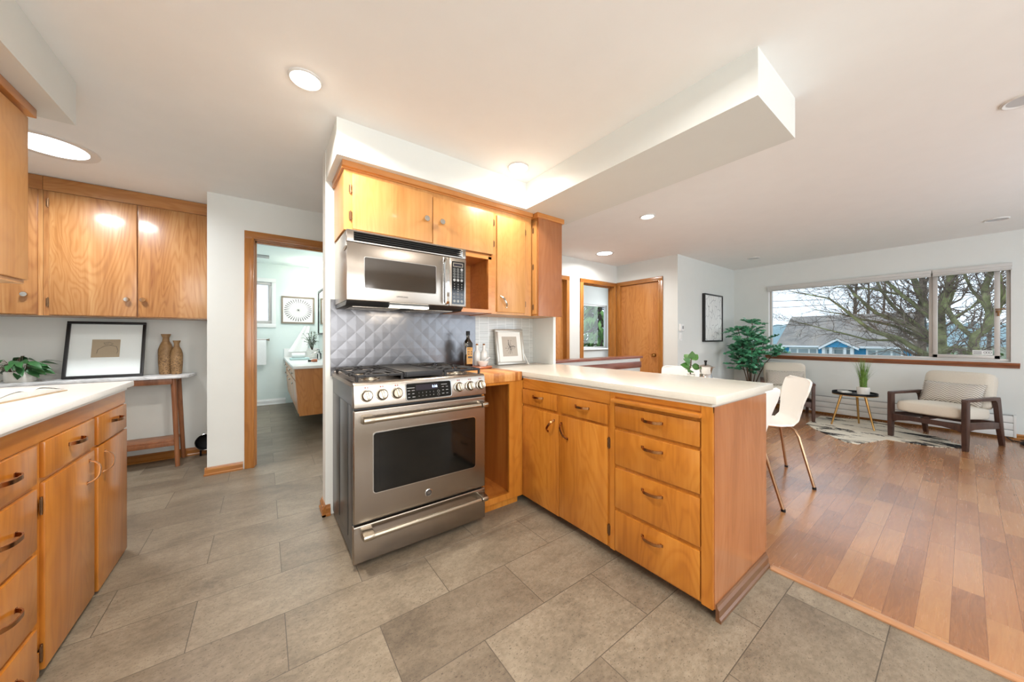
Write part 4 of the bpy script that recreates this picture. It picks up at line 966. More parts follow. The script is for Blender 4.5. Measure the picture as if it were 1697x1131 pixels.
for k, s in enumerate('67890'): ptext('key', s, 0.0075, -0.062+k*0.021, -0.027, 'grey', dp)
mb = MB()
for x, z, w in ((-0.105, 0.020, 0.042), (-0.117, 0.006, 0.014), (-0.093, 0.006, 0.016), (-0.117, -0.011, 0.010), (-0.093, -0.011, 0.012), (-0.117, -0.029, 0.012), (-0.091, -0.029, 0.016), (0.088, 0.026, 0.036), (0.080, 0.012, 0.012), (0.105, 0.012, 0.012), (0.080, -0.006, 0.010), (0.105, -0.006, 0.014), (0.080, -0.025, 0.014), (0.105, -0.025, 0.012)):
    mb.obox(cdisp+PQ@Vector((x, 0.001, z)), (w, 0.0006, 0.0032), PQ)
for x, z in ((0.052, -0.010), (0.052, -0.028)): mb.tube([cdisp+PQ@Vector((x+0.007*math.cos(a), 0.001, z+0.006*math.sin(a))) for a in [2*PI*k/12 for k in range(13)]], 0.0006, 4)
P('key_markings', mb, M['grey'], dp)['kind'] = 'stuff'
# oven door
od = P('oven_door', MB().box(RX0, RX1, 1.782, 1.815, 0.226, 0.787, 0.007, 3), M['steelX'], t)
P('window_frame', MB().prism(rrect(0.440, 1.039, 0.359, 0.671, 0.018), 'xz', 1.7785, 1.79), M['chrome'], od)
P('window', MB().prism(rrect(0.444, 1.035, 0.363, 0.667, 0.016), 'xz', 1.777, 1.79), M['ovenglass'], od)
P('window_border', MB().prism(rrect(0.475, 1.003, 0.385, 0.645, 0.004), 'xz', 1.7764, 1.78), M['blackglass'], od)
def rhandle(par, z, nm='handle'):
    mb = MB().tube([(0.425, 1.722, z), (1.04, 1.722, z)], 0.0125, 16)
    h = P(nm, mb, M['nickel'], par)
    for x, s in ((0.384, 1), (1.088, -1)):
        b = MB().prism([(1.784, -0.024), (1.784, 0.022), (1.73, 0.0145), (1.712, 0.012), (1.708, 0.0), (1.712, -0.013), (1.73, -0.016)], 'yz', 0, 0.052 if s > 0 else -0.04, 0.004)
        bmesh.ops.translate(b.bm, verts=b.bm.verts, vec=(x, 0, z)); P('handle_end', b, M['nickel'], h)
rhandle(od, 0.746)
lg = P('logo', MB().lathe([(0.0205, 0.0), (0.0205, 0.003), (0.018, 0.004), (0.0172, 0.003), (0, 0.003)], (0.737, 1.782, 0.286), (0, -1, 0), 32), M['chrome'], od)
P('logo_face', MB().lathe([(0.0172, 0.003), (0.0172, 0.0034), (0, 0.0034)], (0.737, 1.782, 0.286), (0, -1, 0), 32), M['darkmark'], od)
text('logo_letters', 'GE', 0.017, M['chrome'], od, (0.737, 1.778, 0.286), (PI/2, 0, 0), sx=0.85)
dr = P('storage_drawer', MB().box(RX0-0.003, RX1, 1.782, 1.815, 0.030, 0.215, 0.007, 3), M['steelX'], t)
rhandle(dr, 0.180)
# burners and grates
def burner(x, y, r):
    b = P('burner', MB().lathe([(r*1.45, 0.924), (r*1.4, 0.929), (r, 0.931), (r, 0.940), (r*0.9, 0.944), (0, 0.945)], (x, y, 0), n=24), M['nickel'], t)
    P('burner_cap', MB().lathe([(r*0.92, 0.944), (r*0.95, 0.948), (r*0.85, 0.952), (0, 0.953)], (x, y, 0), n=24), M['iron'], b)
for x, y, r in ((0.47, 1.96, 0.036), (0.47, 2.27, 0.030), (0.985, 1.96, 0.042), (0.985, 2.27, 0.028), (0.73, 2.12, 0.032)): burner(x, y, r)
def grate(x0, x1, y0, y1, centers):
    mb = MB(); z = 0.958; r = 0.0065
    def bar(a, b): mb.bar(a, b, 0.011, 0.014, bev=0.003)
    for a, b in (((x0, y0), (x1, y0)), ((x0, y1), (x1, y1)), ((x0, y0), (x0, y1)), ((x1, y0), (x1, y1)), ((x0, (y0+y1)/2), (x1, (y0+y1)/2))):
        bar((a[0], a[1], z-0.006), (b[0], b[1], z-0.006))
    for cx, cy in centers:
        for k in range(8):
            a = 2*PI*k/8+PI/8; dx, dy = math.cos(a), math.sin(a); s = min(((x1-x0)/2)/max(abs(dx), 1e-3), ((y1-y0)/4)/max(abs(dy), 1e-3))
            mb.tube([(cx+dx*0.026, cy+dy*0.026, z+0.001), (cx+dx*s*0.7, cy+dy*s*0.7, z+0.003), (cx+dx*s, cy+dy*s, z-0.006)], 0.0055, 6)
    for x in (x0, x1):
        for y in (y0, y1): mb.tube([(x, y, z-0.004), (x, y, 0.9225)], 0.008, 8)
    return P('grate', mb, M['iron'], t)
grate(0.375, 0.605, 1.83, 2.40, ((0.47, 1.96), (0.47, 2.27)))
grate(0.860, 1.090, 1.83, 2.40, ((0.985, 1.96), (0.985, 2.27)))
mb = MB()
for a, b in (((0.625, 1.83), (0.84, 1.83)), ((0.625, 2.40), (0.84, 2.40)), ((0.625, 1.83), (0.625, 2.40)), ((0.84, 1.83), (0.84, 2.40))): mb.bar((a[0], a[1], 0.948), (b[0], b[1], 0.948), 0.013, 0.03, bev=0.004)
mb.box(0.625, 0.84, 1.835, 1.875, 0.940, 0.964, 0.004).box(0.625, 0.84, 2.36, 2.40, 0.940, 0.964, 0.004)
P('griddle_frame', mb, M['iron'], t)
P('griddle', MB().box(0.632, 0.833, 1.87, 2.365, 0.948, 0.957, 0.003), M['iron'], t)
P('rear_vent_trim', MB().box(RX0+0.01, RX1-0.01, 2.41, 2.446, 0.921, 0.936, 0.003), M['steelX'], t)

# ------------------------------------------------------------------ microwave
MX0, MX1, MYF, MZ0, MZ1 = 0.369, 1.122, 2.055, 1.362, 1.762
t = thing('microwave', 'stainless steel over-the-range microwave under the wall cabinets', 'microwave', (0.745, 2.25, 1.345))
P('body', MB().box(MX0, MX1, 2.078, 2.445, MZ0, MZ1-0.002, 0.004), M['steelZ'], t)
P('front_frame', MB().box(MX0, MX1, MYF, 2.08, 1.693, MZ1, 0.006), M['steelX'], t)
mb = MB().box(0.405, 1.095, MYF-0.0008, MYF+0.004, 1.700, 1.753, 0.003)
P('vent_recess', mb, M['black'], t)
mb = MB()
for k in range(4): mb.bar((0.408, MYF-0.002, 1.708+k*0.0125), (1.092, MYF-0.002, 1.708+k*0.0125), 0.007, 0.0035, (0, 0.5, 0.86))
P('vent_slats', mb, M['blackglass'], t)
md = P('door', MB().box(MX0, 0.994, MYF, 2.08, MZ0, 1.691, 0.005), M['steelX'], t)
P('window_frame', MB().prism(rrect(0.460, 0.903, 1.433, 1.618, 0.009), 'xz', MYF-0.0015, MYF+0.01), M['chrome'], md)
P('window', MB().prism(rrect(0.464, 0.899, 1.437, 1.614, 0.008), 'xz', MYF-0.003, MYF+0.01), M['mwglass'], md)
text('logo', 'SAMSUNG', 0.0135, M['darkmark'], md, (0.681, MYF-0.0006, 1.399), (PI/2, 0, 0), sx=1.15)
P('handle', MB().strip([(0.968, MYF, 1.676), (0.968, MYF-0.028, 1.672), (0.968, MYF-0.036, 1.66), (0.968, MYF-0.036, 1.39), (0.968, MYF-0.028, 1.378), (0.968, MYF, 1.374)], (1, 0, 0), 0.017, 0.009).box(0.950, 0.985, MYF-0.002, MYF+0.002, 1.37, 1.685, 0.001), M['chrome'], md)
P('control_column', MB().box(0.997, MX1, MYF, 2.08, MZ0, 1.691, 0.005), M['steelX'], t)
kp = P('keypad', MB().prism(rrect(1.014, 1.108, 1.377, 1.667, 0.005), 'xz', MYF-0.0025, MYF+0.005), M['blackglass'], t)
P('display', MB().prism(rrect(1.022, 1.096, 1.630, 1.657, 0.003), 'xz', MYF-0.0035, MYF), M['nickel'], kp)
P('display_glass', MB().prism(rrect(1.027, 1.091, 1.634, 1.652, 0.002), 'xz', MYF-0.0042, MYF), M['lcd'], kp)
rows = [1.614, 1.598, 1.580, 1.562, 1.540, 1.512, 1.496, 1.480, 1.464, 1.444, 1.424, 1.398]
mbk = MB(); mbm = MB()
for i, z in enumerate(rows):
    for j, x in enumerate((1.032, 1.059, 1.087)):
        if i in (4, 11) or (i == 0 and j == 2): mbk.lathe([(0.0095, 0), (0.0095, 0.001), (0, 0.001)], (x, MYF-0.0025, z), (0, -1, 0), 16)
        elif 5 <= i <= 8: pass
        elif i == 10: mbm.tube([(x-0.009, MYF-0.003, z-0.005), (x+0.009, MYF-0.003, z-0.005), (x+0.009, MYF-0.003, z+0.005), (x-0.009, MYF-0.003, z+0.005), (x-0.009, MYF-0.003, z-0.005)], 0.0006, 4)
        else: mbm.tube([(x+0.0085*math.cos(a), MYF-0.003, z+0.0065*math.sin(a)) for a in [2*PI*k/14 for k in range(15)]], 0.0009, 4); 
        if i not in (4, 11) and not 5 <= i <= 8: mbm.box(x-0.004, x+0.004, MYF-0.0034, MYF-0.002, z-0.0012, z+0.0012)
P('round_keys', mbk, M['grey'], kp); P('key_markings', mbm, M['grey'], kp)['kind'] = 'stuff'
for k, s in enumerate(('1', '2', '3', '4', '5', '6', '7', '8', '9')): text('key', s, 0.010, M['white'], kp, (1.032+0.0275*(k % 3), MYF-0.003, rows[5+k//3]), (PI/2, 0, 0))
text('key', '0', 0.010, M['white'], kp, (1.059, MYF-0.003, rows[8]), (PI/2, 0, 0))
P('underside', MB().prism([(2.085, MZ0), (2.12, 1.338), (2.44, 1.338), (2.44, MZ0)], 'yz', MX0+0.006, MX1-0.006), M['sideblack'], t)
P('grease_filter', MB().box(0.42, 0.70, 2.16, 2.40, 1.334, 1.339, 0.001).box(0.79, 1.07, 2.16, 2.40, 1.334, 1.339, 0.001), M['nickel'], t)
P('lamp_lens', MB().box(0.62, 0.87, 2.10, 2.145, 1.338, 1.350), M['shade'], t)
lamp('cooktop_light', 'AREA', 1.6, (1.0, 0.86, 0.66), Vector((0.745, 2.26, 1.332))-t.location, (0, 0, 0), t, shape='RECTANGLE', size=0.25, size_y=0.12)
P('side_grip', MB().lathe([(0.0, -0.001), (0.03, 0.0), (0.033, 0.004), (0.028, 0.005), (0, 0.003)], (MX0, 2.095, 1.66), (-1, 0, 0), 24, sx=1.6, sy=0.35), M['nickel'], t)

# ------------------------------------------------------------------ ceiling lamps
def downlight(label, x, y, r=0.062, power=22.0, col=(1.0, 0.84, 0.64), lit=True, lens='lens', name='recessed_light', z=ZC, spread=160, dome=False):
    t = thing(name, label, 'ceiling light', (x, y, z), group='ceiling lights')
    P('trim_ring', MB().lathe([(r*1.05, -0.001), (r*1.05, -0.004), (r*1.22, -0.009), (r*1.34, -0.005), (r*1.36, 0.0)]+[(r*1.0, 0.0)], n=40), M['ring'], t, world=False)
    if dome: P('lens', MB().lathe([(0, -0.030), (r*0.4, -0.028), (r*0.75, -0.020), (r*0.98, -0.006), (r*1.0, -0.001), (0, -0.001)], n=40), M['lensdome'], t, world=False)
    else: P('lens', MB().lathe([(0, -0.0035), (r*1.04, -0.0035), (r*1.04, -0.001), (0, -0.001)], n=40), M[lens if lit else 'lensoff'], t, world=False)
    if lit: lamp(name+'_glow', 'AREA', power, col, (0, 0, -0.033 if dome else -0.006), (0, 0, 0), t, shape='DISK', size=2*r*0.95, spread=math.radians(spread))
    return t
WARM = (1.0, 0.95, 0.87)
downlight('lit recessed ceiling light over the kitchen floor, left of the range cabinets', 0.156, 1.85, 0.052, 22, WARM, dome=True)
downlight('lit recessed ceiling light in the soffit corner above the range', 1.459, 1.90, 0.056, 6, WARM, dome=True)
downlight('small lit recessed ceiling light over the dining side, past the soffit', 3.103, 1.905, 0.055, 18, WARM)
downlight('large bright daylight tube on the ceiling by the alcove cabinets', -1.10, 3.46, 0.155, 22, (0.95, 0.97, 1.0), lens='lenscool', name='daylight_tube')
downlight('daylight tube on the hall ceiling above the half wall', 3.955, 3.105, 0.10, 14, (0.98, 0.97, 0.95), lens='lenscool', name='daylight_tube')
downlight('unlit recessed ceiling light at the right picture edge', 3.13, -0.185, 0.06, lit=False)
downlight('unlit recessed ceiling light near the right end of the window wall', 6.07, -0.185, 0.06, lit=False)
downlight('unlit recessed ceiling light in front of the hanging branch picture', 6.03, 1.935, 0.06, lit=False)

# ------------------------------------------------------------------ bathroom
BY = 7.1
t = thing('bathroom_vanity', 'wall-hung wooden bathroom vanity with slanted front', 'cabinet', (0.56, 5.9, 0.2))
P('cabinet_body', MB().prism([(0.305, 0.775), (0.345, 0.215), (0.795, 0.215), (0.795, 0.775)], 'xz', 4.78, 7.09), M['door'], t)
P('end_panel', MB().prism([(0.288, 0.775), (0.338, 0.205), (0.795, 0.205), (0.795, 0.775)], 'xz', 4.755, 4.78), M['door'], t)
for k in range(4):
    y0 = 4.80+k*0.57
    def slab(z0, z1, off=0.016):
        mb = MB(); xa = lambda z: 0.305+(0.775-z)*0.0714
        mb.prism([(xa(z1)-off, z1), (xa(z0)-off, z0), (xa(z0), z0), (xa(z1), z1)], 'xz', y0, y0+0.55, 0.002); return mb
    d = P('drawer', slab(0.63, 0.76), M['door'], t); P('knob', MB().lathe([(0.006, 0), (0.006, 0.012), (0.014, 0.018), (0.012, 0.026), (0, 0.027)], (0.295, y0+0.27, 0.70), (-1, 0, 0)), M['chrome'], d)
    d = P('door', slab(0.23, 0.615), M['door'], t); P('knob', MB().lathe([(0.006, 0), (0.006, 0.012), (0.014, 0.018), (0.012, 0.026), (0, 0.027)], (0.31, y0+0.48, 0.55), (-1, 0, 0)), M['chrome'], d)
single('countertop', MB().box(0.27, 0.798, 4.72, 7.095, 0.776, 0.81, 0.004).box(0.275, 0.798, 7.07, 7.095, 0.81, 0.96, 0.003), M['quartzL'], 'white bathroom vanity top with upstand', 'countertop', (0.53, 5.9, 0.776))
t = thing('wall_mirror', 'black-framed mirror over the bathroom vanity', 'mirror', (0.79, 5.9, 1.2))
P('glass', MB().box(0.785, 0.793, 4.95, 6.93, 1.23, 1.95), M['mirror'], t)
P('frame', MB().box(0.775, 0.799, 4.92, 6.96, 1.20, 1.232, 0.002).box(0.775, 0.799, 4.92, 6.96, 1.945, 1.98, 0.002).box(0.775, 0.799, 4.92, 4.955, 1.232, 1.945, 0.002).box(0.775, 0.799, 6.925, 6.96, 1.232, 1.945, 0.002), M['blackframe'], t)
t = thing('vanity_light', 'glowing boxy wall lamp above the bathroom mirror', 'wall lamp', (0.72, 6.55, 2.2))
P('shade', MB().prism([(0.60, 2.30), (0.575, 2.12), (0.755, 2.12), (0.755, 2.36), (0.66, 2.36)], 'xz', 6.30, 6.85, 0.006), M['shade'], t)
P('bracket', MB().box(0.755, 0.80, 6.45, 6.70, 2.18, 2.30, 0.003), M['chrome'], t)
lamp('vanity_lamp_glow', 'AREA', 5, (1.0, 0.97, 0.92), Vector((0.45, 6.55, 2.15))-t.location, (0, math.radians(-40), 0), t, shape='RECTANGLE', size=0.15, size_y=0.5)
lamp('bathroom_ceiling_glow', 'AREA', 11, (0.97, 0.99, 1.0), Vector((0.40, 5.6, 2.40))-t.location, (0, 0, 0), t, shape='DISK', size=0.28)
t = thing('wall_picture', 'taupe framed sunburst print on the bathroom wall', 'picture', (0.485, 7.09, 1.64))
x0, x1, z0, z1 = 0.235, 0.735, 1.40, 1.88
P('frame', MB().box(x0, x1, 7.075, 7.099, z0, z0+0.026, 0.002).box(x0, x1, 7.075, 7.099, z1-0.026, z1, 0.002).box(x0, x0+0.026, 7.075, 7.099, z0+.026, z1-.026, 0.002).box(x1-0.026, x1, 7.075, 7.099, z0+.026, z1-.026, 0.002), M['taupe'], t)
P('paper', MB().box(x0+.02, x1-.02, 7.086, 7.092, z0+.02, z1-.02), M['paper'], t)
mb = MB(); cx, cz = 0.487, 1.64
for k in range(32):
    a = 2*PI*k/32; d = Vector((math.cos(a), 0, math.sin(a)*0.94)); c = Vector((cx, 7.0855, cz))
    mb.tube([c, c+d*0.14], 0.0007, 4); mb.tube([c+d*0.12, c+d*0.175, c+d*0.205, c+d*0.212], [0.0008, 0.0055, 0.0065, 0.002], 6)
P('sunburst', mb, M['ink'], t)
t = thing('towel_bar', 'dark towel bar under the bathroom window', 'towel bar', (-0.25, 7.06, 1.11))
P('bar', MB().tube([(-0.55, 7.03, 1.115), (0.055, 7.03, 1.115)], 0.008, 10), M['hinge'], t)
P('post', MB().cyl((0.045, 7.03, 1.115), (0.045, 7.10, 1.115), 0.012, n=12).lathe([(0.02, 0), (0.022, 0.01), (0, 0.012)], (0.058, 7.03, 1.115), (1, 0, 0)).cyl((-0.54, 7.03, 1.115), (-0.54, 7.10, 1.115), 0.012, n=12), M['hinge'], t)
def towelfn(u, v):
    s = -1+2*v; x = -0.42+u*0.445; dz = abs(s)
    y = 7.03-0.014*(1 if s < 0 else -1)*min(1, dz*8)-0.004*math.sin(u*9)*dz; return Vector((x, y, 1.128-(dz*0.43 if s < 0 else dz*0.36)+(-0.004 if dz > 0.02 else 0)))
single('hand_towel', MB().sheet(towelfn, 16, 24, 0.010), M['towel'], 'white towel hanging on the bar below the bathroom window', 'towel', (-0.2, 7.03, 0.7))
t = thing('potted_plant', 'olive-leaved plant in a cream pot on the bathroom vanity', 'plant', (0.64, 6.45, 0.81))
P('pot', MB().lathe([(0, 0), (0.062, 0), (0.075, 0.01), (0.082, 0.14), (0.076, 0.14), (0.07, 0.12), (0, 0.12)], n=28), M['matwhite'], t, world=False)
rnd = random.Random(9); mb = MB(); ms = MB()
for k in range(20):
    a = rnd.uniform(0, 2*PI); sp_ = rnd.uniform(0.05, 0.24); h = rnd.uniform(0.14, 0.34)
    p0 = Vector((0, 0, 0.12)); p2 = Vector((math.cos(a)*sp_*(1.0 if math.cos(a) < 0 else 0.45), math.sin(a)*sp_, 0.12+h)); p1 = (p0+p2)/2+Vector((0, 0, 0.05)); ms.tube([p0, p1, p2], 0.002, 5)
    for j in range(12):
        s = 0.3+0.7*j/11; p = p0.lerp(p1, s*2) if s < .5 else p1.lerp(p2, s*2-1); aa = rnd.uniform(0, 2*PI)
        mb.leaf(p, (math.cos(aa), math.sin(aa), rnd.uniform(-0.2, 0.7)), (0, 0, 1), rnd.uniform(0.045, 0.07), 0.016, 0.2, 0.1, 3)
P('stems', ms, M['stem'], t, world=False); P('leaves', mb, M['olive'], t, world=False, ang=80)
t = thing('folded_towel', 'rolled white towel on the bathroom vanity beside the plant pot', 'towel', (0.42, 6.1, 0.81))
P('roll', MB().tube([(-0.085, 0, 0.068), (0.085, 0, 0.068)], [0.038, 0.038], 20), M['towel'], t, world=False)
single('folded_towel', MB().box(0.31, 0.56, 6.0, 6.2, 0.81, 0.842, 0.012, 3), M['aqua'], 'folded pale aqua towel under the rolled towel on the vanity', 'towel', (0.43, 6.1, 0.81))
def htowel(u, v): return Vector((0.575+0.05*(1-v)+(u-0.5)*(0.10+0.26*v)*0.8-0.10*v, 7.085-0.012*math.sin(u*8)-0.06*v, 1.36-v*0.46))
single('hand_towel', MB().sheet(htowel, 16, 12, 0.012), M['towel'], 'white hand towel hanging behind the bathroom plant', 'towel', (0.55, 7.05, 0.9))
t = thing('faucet', 'chrome bathroom faucet beside the plant pot', 'faucet', (0.62, 5.85, 0.81))
P('spout', MB().tube([(0.05, 0, 0), (0.05, 0, 0.09), (0.03, 0, 0.115), (-0.04, 0, 0.105), (-0.06, 0, 0.085)], [0.018, 0.014, 0.013, 0.012, 0.011], 12), M['chrome'], t, world=False)
P('lever', MB().bar((0.05, 0, 0.11), (0.10, 0, 0.14), 0.014, 0.006), M['chrome'], t, world=False)
t = thing('soap_bottle', 'dark pump soap bottle on the bathroom vanity', 'bottle', (0.70, 6.1, 0.81))
P('bottle', MB().lathe([(0, 0), (0.028, 0), (0.03, 0.01), (0.03, 0.09), (0.012, 0.105), (0.012, 0.12), (0, 0.12)]), M['blackglass'], t, world=False)
P('pump', MB().tube([(0, 0, 0.12), (0, 0, 0.15), (-0.03, 0, 0.152)], 0.005, 8), M['black'], t, world=False)
t = thing('brush', 'wooden-handled brush lying on the bathroom vanity', 'brush', (0.52, 5.4, 0.81))
P('handle', MB().tube([(0, 0, 0.018), (0.03, 0, 0.022), (0.075, 0, 0.022)], [0.012, 0.022, 0.02], 12), M['tray'], t, world=False)
P('bristles', MB().tube([(-0.035, 0, 0.018), (0, 0, 0.018)], [0.016, 0.013], 12), M['black'], t, world=False)
single('ceiling_vent', MB().box(-0.12, 0.06, 6.4, 6.6, ZK-0.012, ZK, 0.003), M['grey'], 'small grey vent grille on the bathroom ceiling', 'vent', (-0.03, 6.5, ZK-0.012))

# ------------------------------------------------------------------ dining corner
def interp(tab, s):
    for (a, va), (b, vb) in zip(tab[:-1], tab[1:]):
        if s <= b:
            f = (s-a)/(b-a); f = f*f*(3-2*f)*0.35+f*0.65
            return va+(vb-va)*f
    return tab[-1][1]
def dining_chair(label, loc, rot):
    t = thing('dining_chair', label, 'chair', (loc[0], loc[1], 0), rot, 'white dining chairs')
    Y = [(0, -0.225), (0.12, -0.19), (0.28, -0.08), (0.42, 0.04), (0.52, 0.13), (0.60, 0.175), (0.72, 0.205), (0.86, 0.232), (1.0, 0.262)]
    Z = [(0, 0.425), (0.12, 0.447), (0.28, 0.452), (0.42, 0.442), (0.52, 0.445), (0.60, 0.49), (0.72, 0.60), (0.86, 0.715), (1.0, 0.82)]
    Wd = [(0, 0.135), (0.04, 0.175), (0.12, 0.205), (0.28, 0.21), (0.42, 0.195), (0.52, 0.165), (0.62, 0.168), (0.74, 0.19), (0.88, 0.218), (0.95, 0.218), (0.985, 0.205), (1.0, 0.165)]
    def f(u, v):
        x = (2*v-1); w = interp(Wd, u); back = max(0, min(1, (u-0.5)*4)); seat = 1-back
        return Vector((x*w, interp(Y, u)-back*0.03*x*x, interp(Z, u)+seat*0.012*x*x))
    P('shell', MB().sheet(f, 44, 12, 0.013), M['chairwhite'], t, world=False, ang=50)
    for sx, sy in ((-1, -1), (1, -1), (-1, 1), (1, 1)):
        mb = MB().tube([(sx*0.03, sy*0.09, 0.425), (sx*0.11, sy*0.13, 0.427), (sx*0.145, sy*0.15, 0.415), (sx*0.165, sy*0.165, 0.37), (sx*0.235, sy*0.235, 0.008)], 0.0105, 10)
        l = P('leg', mb, M['leggold'], t, world=False)
        P('leg_cap', MB().cyl((sx*0.235, sy*0.235, 0), (sx*0.234, sy*0.234, 0.016), 0.013, n=10), M['black'], l, world=False)
    P('seat_bracket', MB().box(-0.09, 0.09, -0.10, 0.10, 0.420, 0.432, 0.003), M['leggold'], t, world=False)
    return t
dining_chair('white moulded dining chair with its whole seat in view past the peninsula', (3.41, 1.01), math.radians(214.8))
dining_chair('white moulded dining chair half hidden right behind the peninsula end', (2.62, 1.02), math.radians(159.5))
dining_chair('white moulded dining chair beyond the table, only its back top showing behind the small plant', (3.66, 1.86), math.radians(-68.7))
t = thing('dining_table', 'white round dining table mostly hidden behind the peninsula', 'table', (3.25, 1.62, 0))
P('tabletop', MB().lathe([(0, 0.715), (0.43, 0.715), (0.455, 0.725), (0.46, 0.735), (0.455, 0.74), (0, 0.74)], n=48), M['tablewhite'], t, world=False)
P('pedestal', MB().lathe([(0.25, 0), (0.25, 0.008), (0.18, 0.025), (0.07, 0.08), (0.042, 0.2), (0.036, 0.45), (0.05, 0.64), (0.12, 0.70), (0.16, 0.715), (0, 0.715)], n=32), M['tablewhite'], t, world=False)
t = thing('moka_pot', 'silver coffee pot with black lid knob on the dining table', 'coffee pot', (3.44, 1.50, 0.74))
P('body', MB().lathe([(0, 0), (0.058, 0), (0.062, 0.004), (0.052, 0.055), (0.048, 0.06), (0.050, 0.066), (0.064, 0.13), (0, 0.13)], n=10), M['chrome'], t, world=False)
P('lid', MB().lathe([(0.065, 0.13), (0.05, 0.14), (0.012, 0.155), (0, 0.156)], n=10), M['chrome'], t, world=False)
P('lid_knob', MB().lathe([(0.010, 0.153), (0.009, 0.168), (0.015, 0.185), (0.012, 0.190), (0, 0.191)], n=14), M['black'], t, world=False)
P('spout', MB().leaf((0.055, -0.03, 0.10), (0.8, -0.55, 0.55), (0, 0, 1), 0.055, 0.04, 0.0, 0.5), M['chrome'], t, world=False)
P('handle', MB().tube([(0.05, 0.035, 0.12), (0.085, 0.06, 0.12), (0.09, 0.065, 0.06)], 0.007, 8), M['ceramic'], t, world=False)
t = thing('potted_plant', 'small broad-leaved rubber plant in a white pot on the dining table', 'plant', (3.40, 1.62, 0.74))
P('pot', MB().lathe([(0, 0), (0.03, 0), (0.038, 0.05), (0.034, 0.05), (0.03, 0.04), (0, 0.04)], n=24), M['matwhite'], t, world=False)
ms = MB().tube([(0, 0, 0.04), (-0.012, 0.01, 0.09), (0.0, 0.0, 0.15), (0.005, 0, 0.2)], 0.006, 8); mb = MB()
for a, z, L, dz in ((200, 0.09, 0.085, 0.05), (150, 0.12, 0.08, 0.35), (20, 0.13, 0.07, 0.3), (300, 0.12, 0.07, 0.1), (170, 0.16, 0.075, 0.6), (330, 0.19, 0.08, 0.9), (80, 0.2, 0.07, 0.9), (220, 0.2, 0.075, 1.2), (60, 0.10, 0.07, 0.1)):
    a = math.radians(a); mb.leaf((0.01*math.cos(a), 0.01*math.sin(a), z), (math.cos(a), math.sin(a), dz), (-0.8, -0.7, 0.6), L*1.15, 0.075, 0.25, 0.15, 6)
P('stem', ms, M['stem'], t, world=False); P('leaves', mb, M['leafb'], t, world=False, ang=80)

# ------------------------------------------------------------------ living corner
def armchair(label, loc, rot):
    t = thing('armchair', label, 'armchair', (loc[0], loc[1], 0), rot, 'armchairs by the window')
    for s in (-1, 1):
        x = s*0.2775
        P('front_leg', MB().prism([(-0.345, 0.0), (-0.300, 0.0), (-0.285, 0.22), (-0.285, 0.32), (-0.290, 0.49), (-0.285, 0.51), (-0.335, 0.515), (-0.35, 0.50), (-0.35, 0.2)], 'yz', x-0.0175, x+0.0175, 0.004), M['walnut'], t, world=False)
        P('rear_leg', MB().prism([(0.315, 0.0), (0.352, 0.0), (0.265, 0.50), (0.25, 0.52), (0.17, 0.52), (0.16, 0.49), (0.20, 0.47), (0.215, 0.43), (0.235, 0.30), (0.245, 0.22)], 'yz', x-0.0175, x+0.0175, 0.004), M['walnut'], t, world=False)
        P('armrest', MB().prism([(-0.345, 0.495), (0.20, 0.49), (0.25, 0.505), (0.24, 0.522), (-0.335, 0.522)], 'yz', x-0.022, x+0.022, 0.004), M['walnut'], t, world=False)
        P('side_rail', MB().prism([(-0.30, 0.285), (0.25, 0.255), (0.262, 0.185), (-0.20, 0.215), (-0.27, 0.205), (-0.30, 0.18)], 'yz', x-0.014, x+0.014, 0.004), M['walnut'], t, world=False)
    P('front_rail', MB().prism([(-0.262, 0.17), (-0.22, 0.20), (-0.12, 0.215), (0.12, 0.215), (0.22, 0.20), (0.262, 0.17), (0.262, 0.265), (-0.262, 0.265)], 'xz', -0.33, -0.305, 0.003), M['walnut'], t, world=False)
    P('rear_rail', MB().box(-0.262, 0.262, 0.225, 0.25, 0.20, 0.26, 0.003).box(-0.02, 0.02, -0.31, 0.24, 0.262, 0.285, 0.003), M['walnut'], t, world=False)
    def cushion(sx, sy, sz, c, tilt, name, crown):
        mb = MB().box(-sx/2, sx/2, -sy/2, sy/2, -sz/2, sz/2)
        bmesh.ops.subdivide_edges(mb.bm, edges=mb.bm.edges, cuts=9, use_grid_fill=True)
        for v in mb.bm.verts:
            p = v.co; a, b_, c_ = p.x/(sx/2), p.y/(sy/2), p.z/(sz/2); e = 5.0
            ax = (abs(a)**e+abs(b_)**e)**(1/e) if (a or b_) else 0
            k = 1.0-0.42*max(0, ax-0.72)**1.3/(0.28**1.3)*1.0*(0.5)
            p.z = p.z*k+(crown*(1-a*a)*(1-b_*b_) if c_ > 0 else 0)
            r_ = max(1.0, (abs(a)**8+abs(b_)**8)**(1/8)); p.x /= r_; p.y /= r_
            sh = 1-0.03*abs(c_)**3; p.x *= sh; p.y *= sh
        R = Matrix.Translation(c) @ Matrix.Rotation(tilt, 4, 'X')
        bmesh.ops.transform(mb.bm, matrix=R, verts=mb.bm.verts)
        return P(name, mb, M['linenc'], t, world=False, ang=60)
    cushion(0.515, 0.56, 0.135, (0, -0.045, 0.35), math.radians(-4), 'seat_cushion', 0.022)
    cushion(0.515, 0.40, 0.12, (0, 0.27, 0.565), math.radians(90-14)*1.0, 'back_cushion', 0.015)
    return t
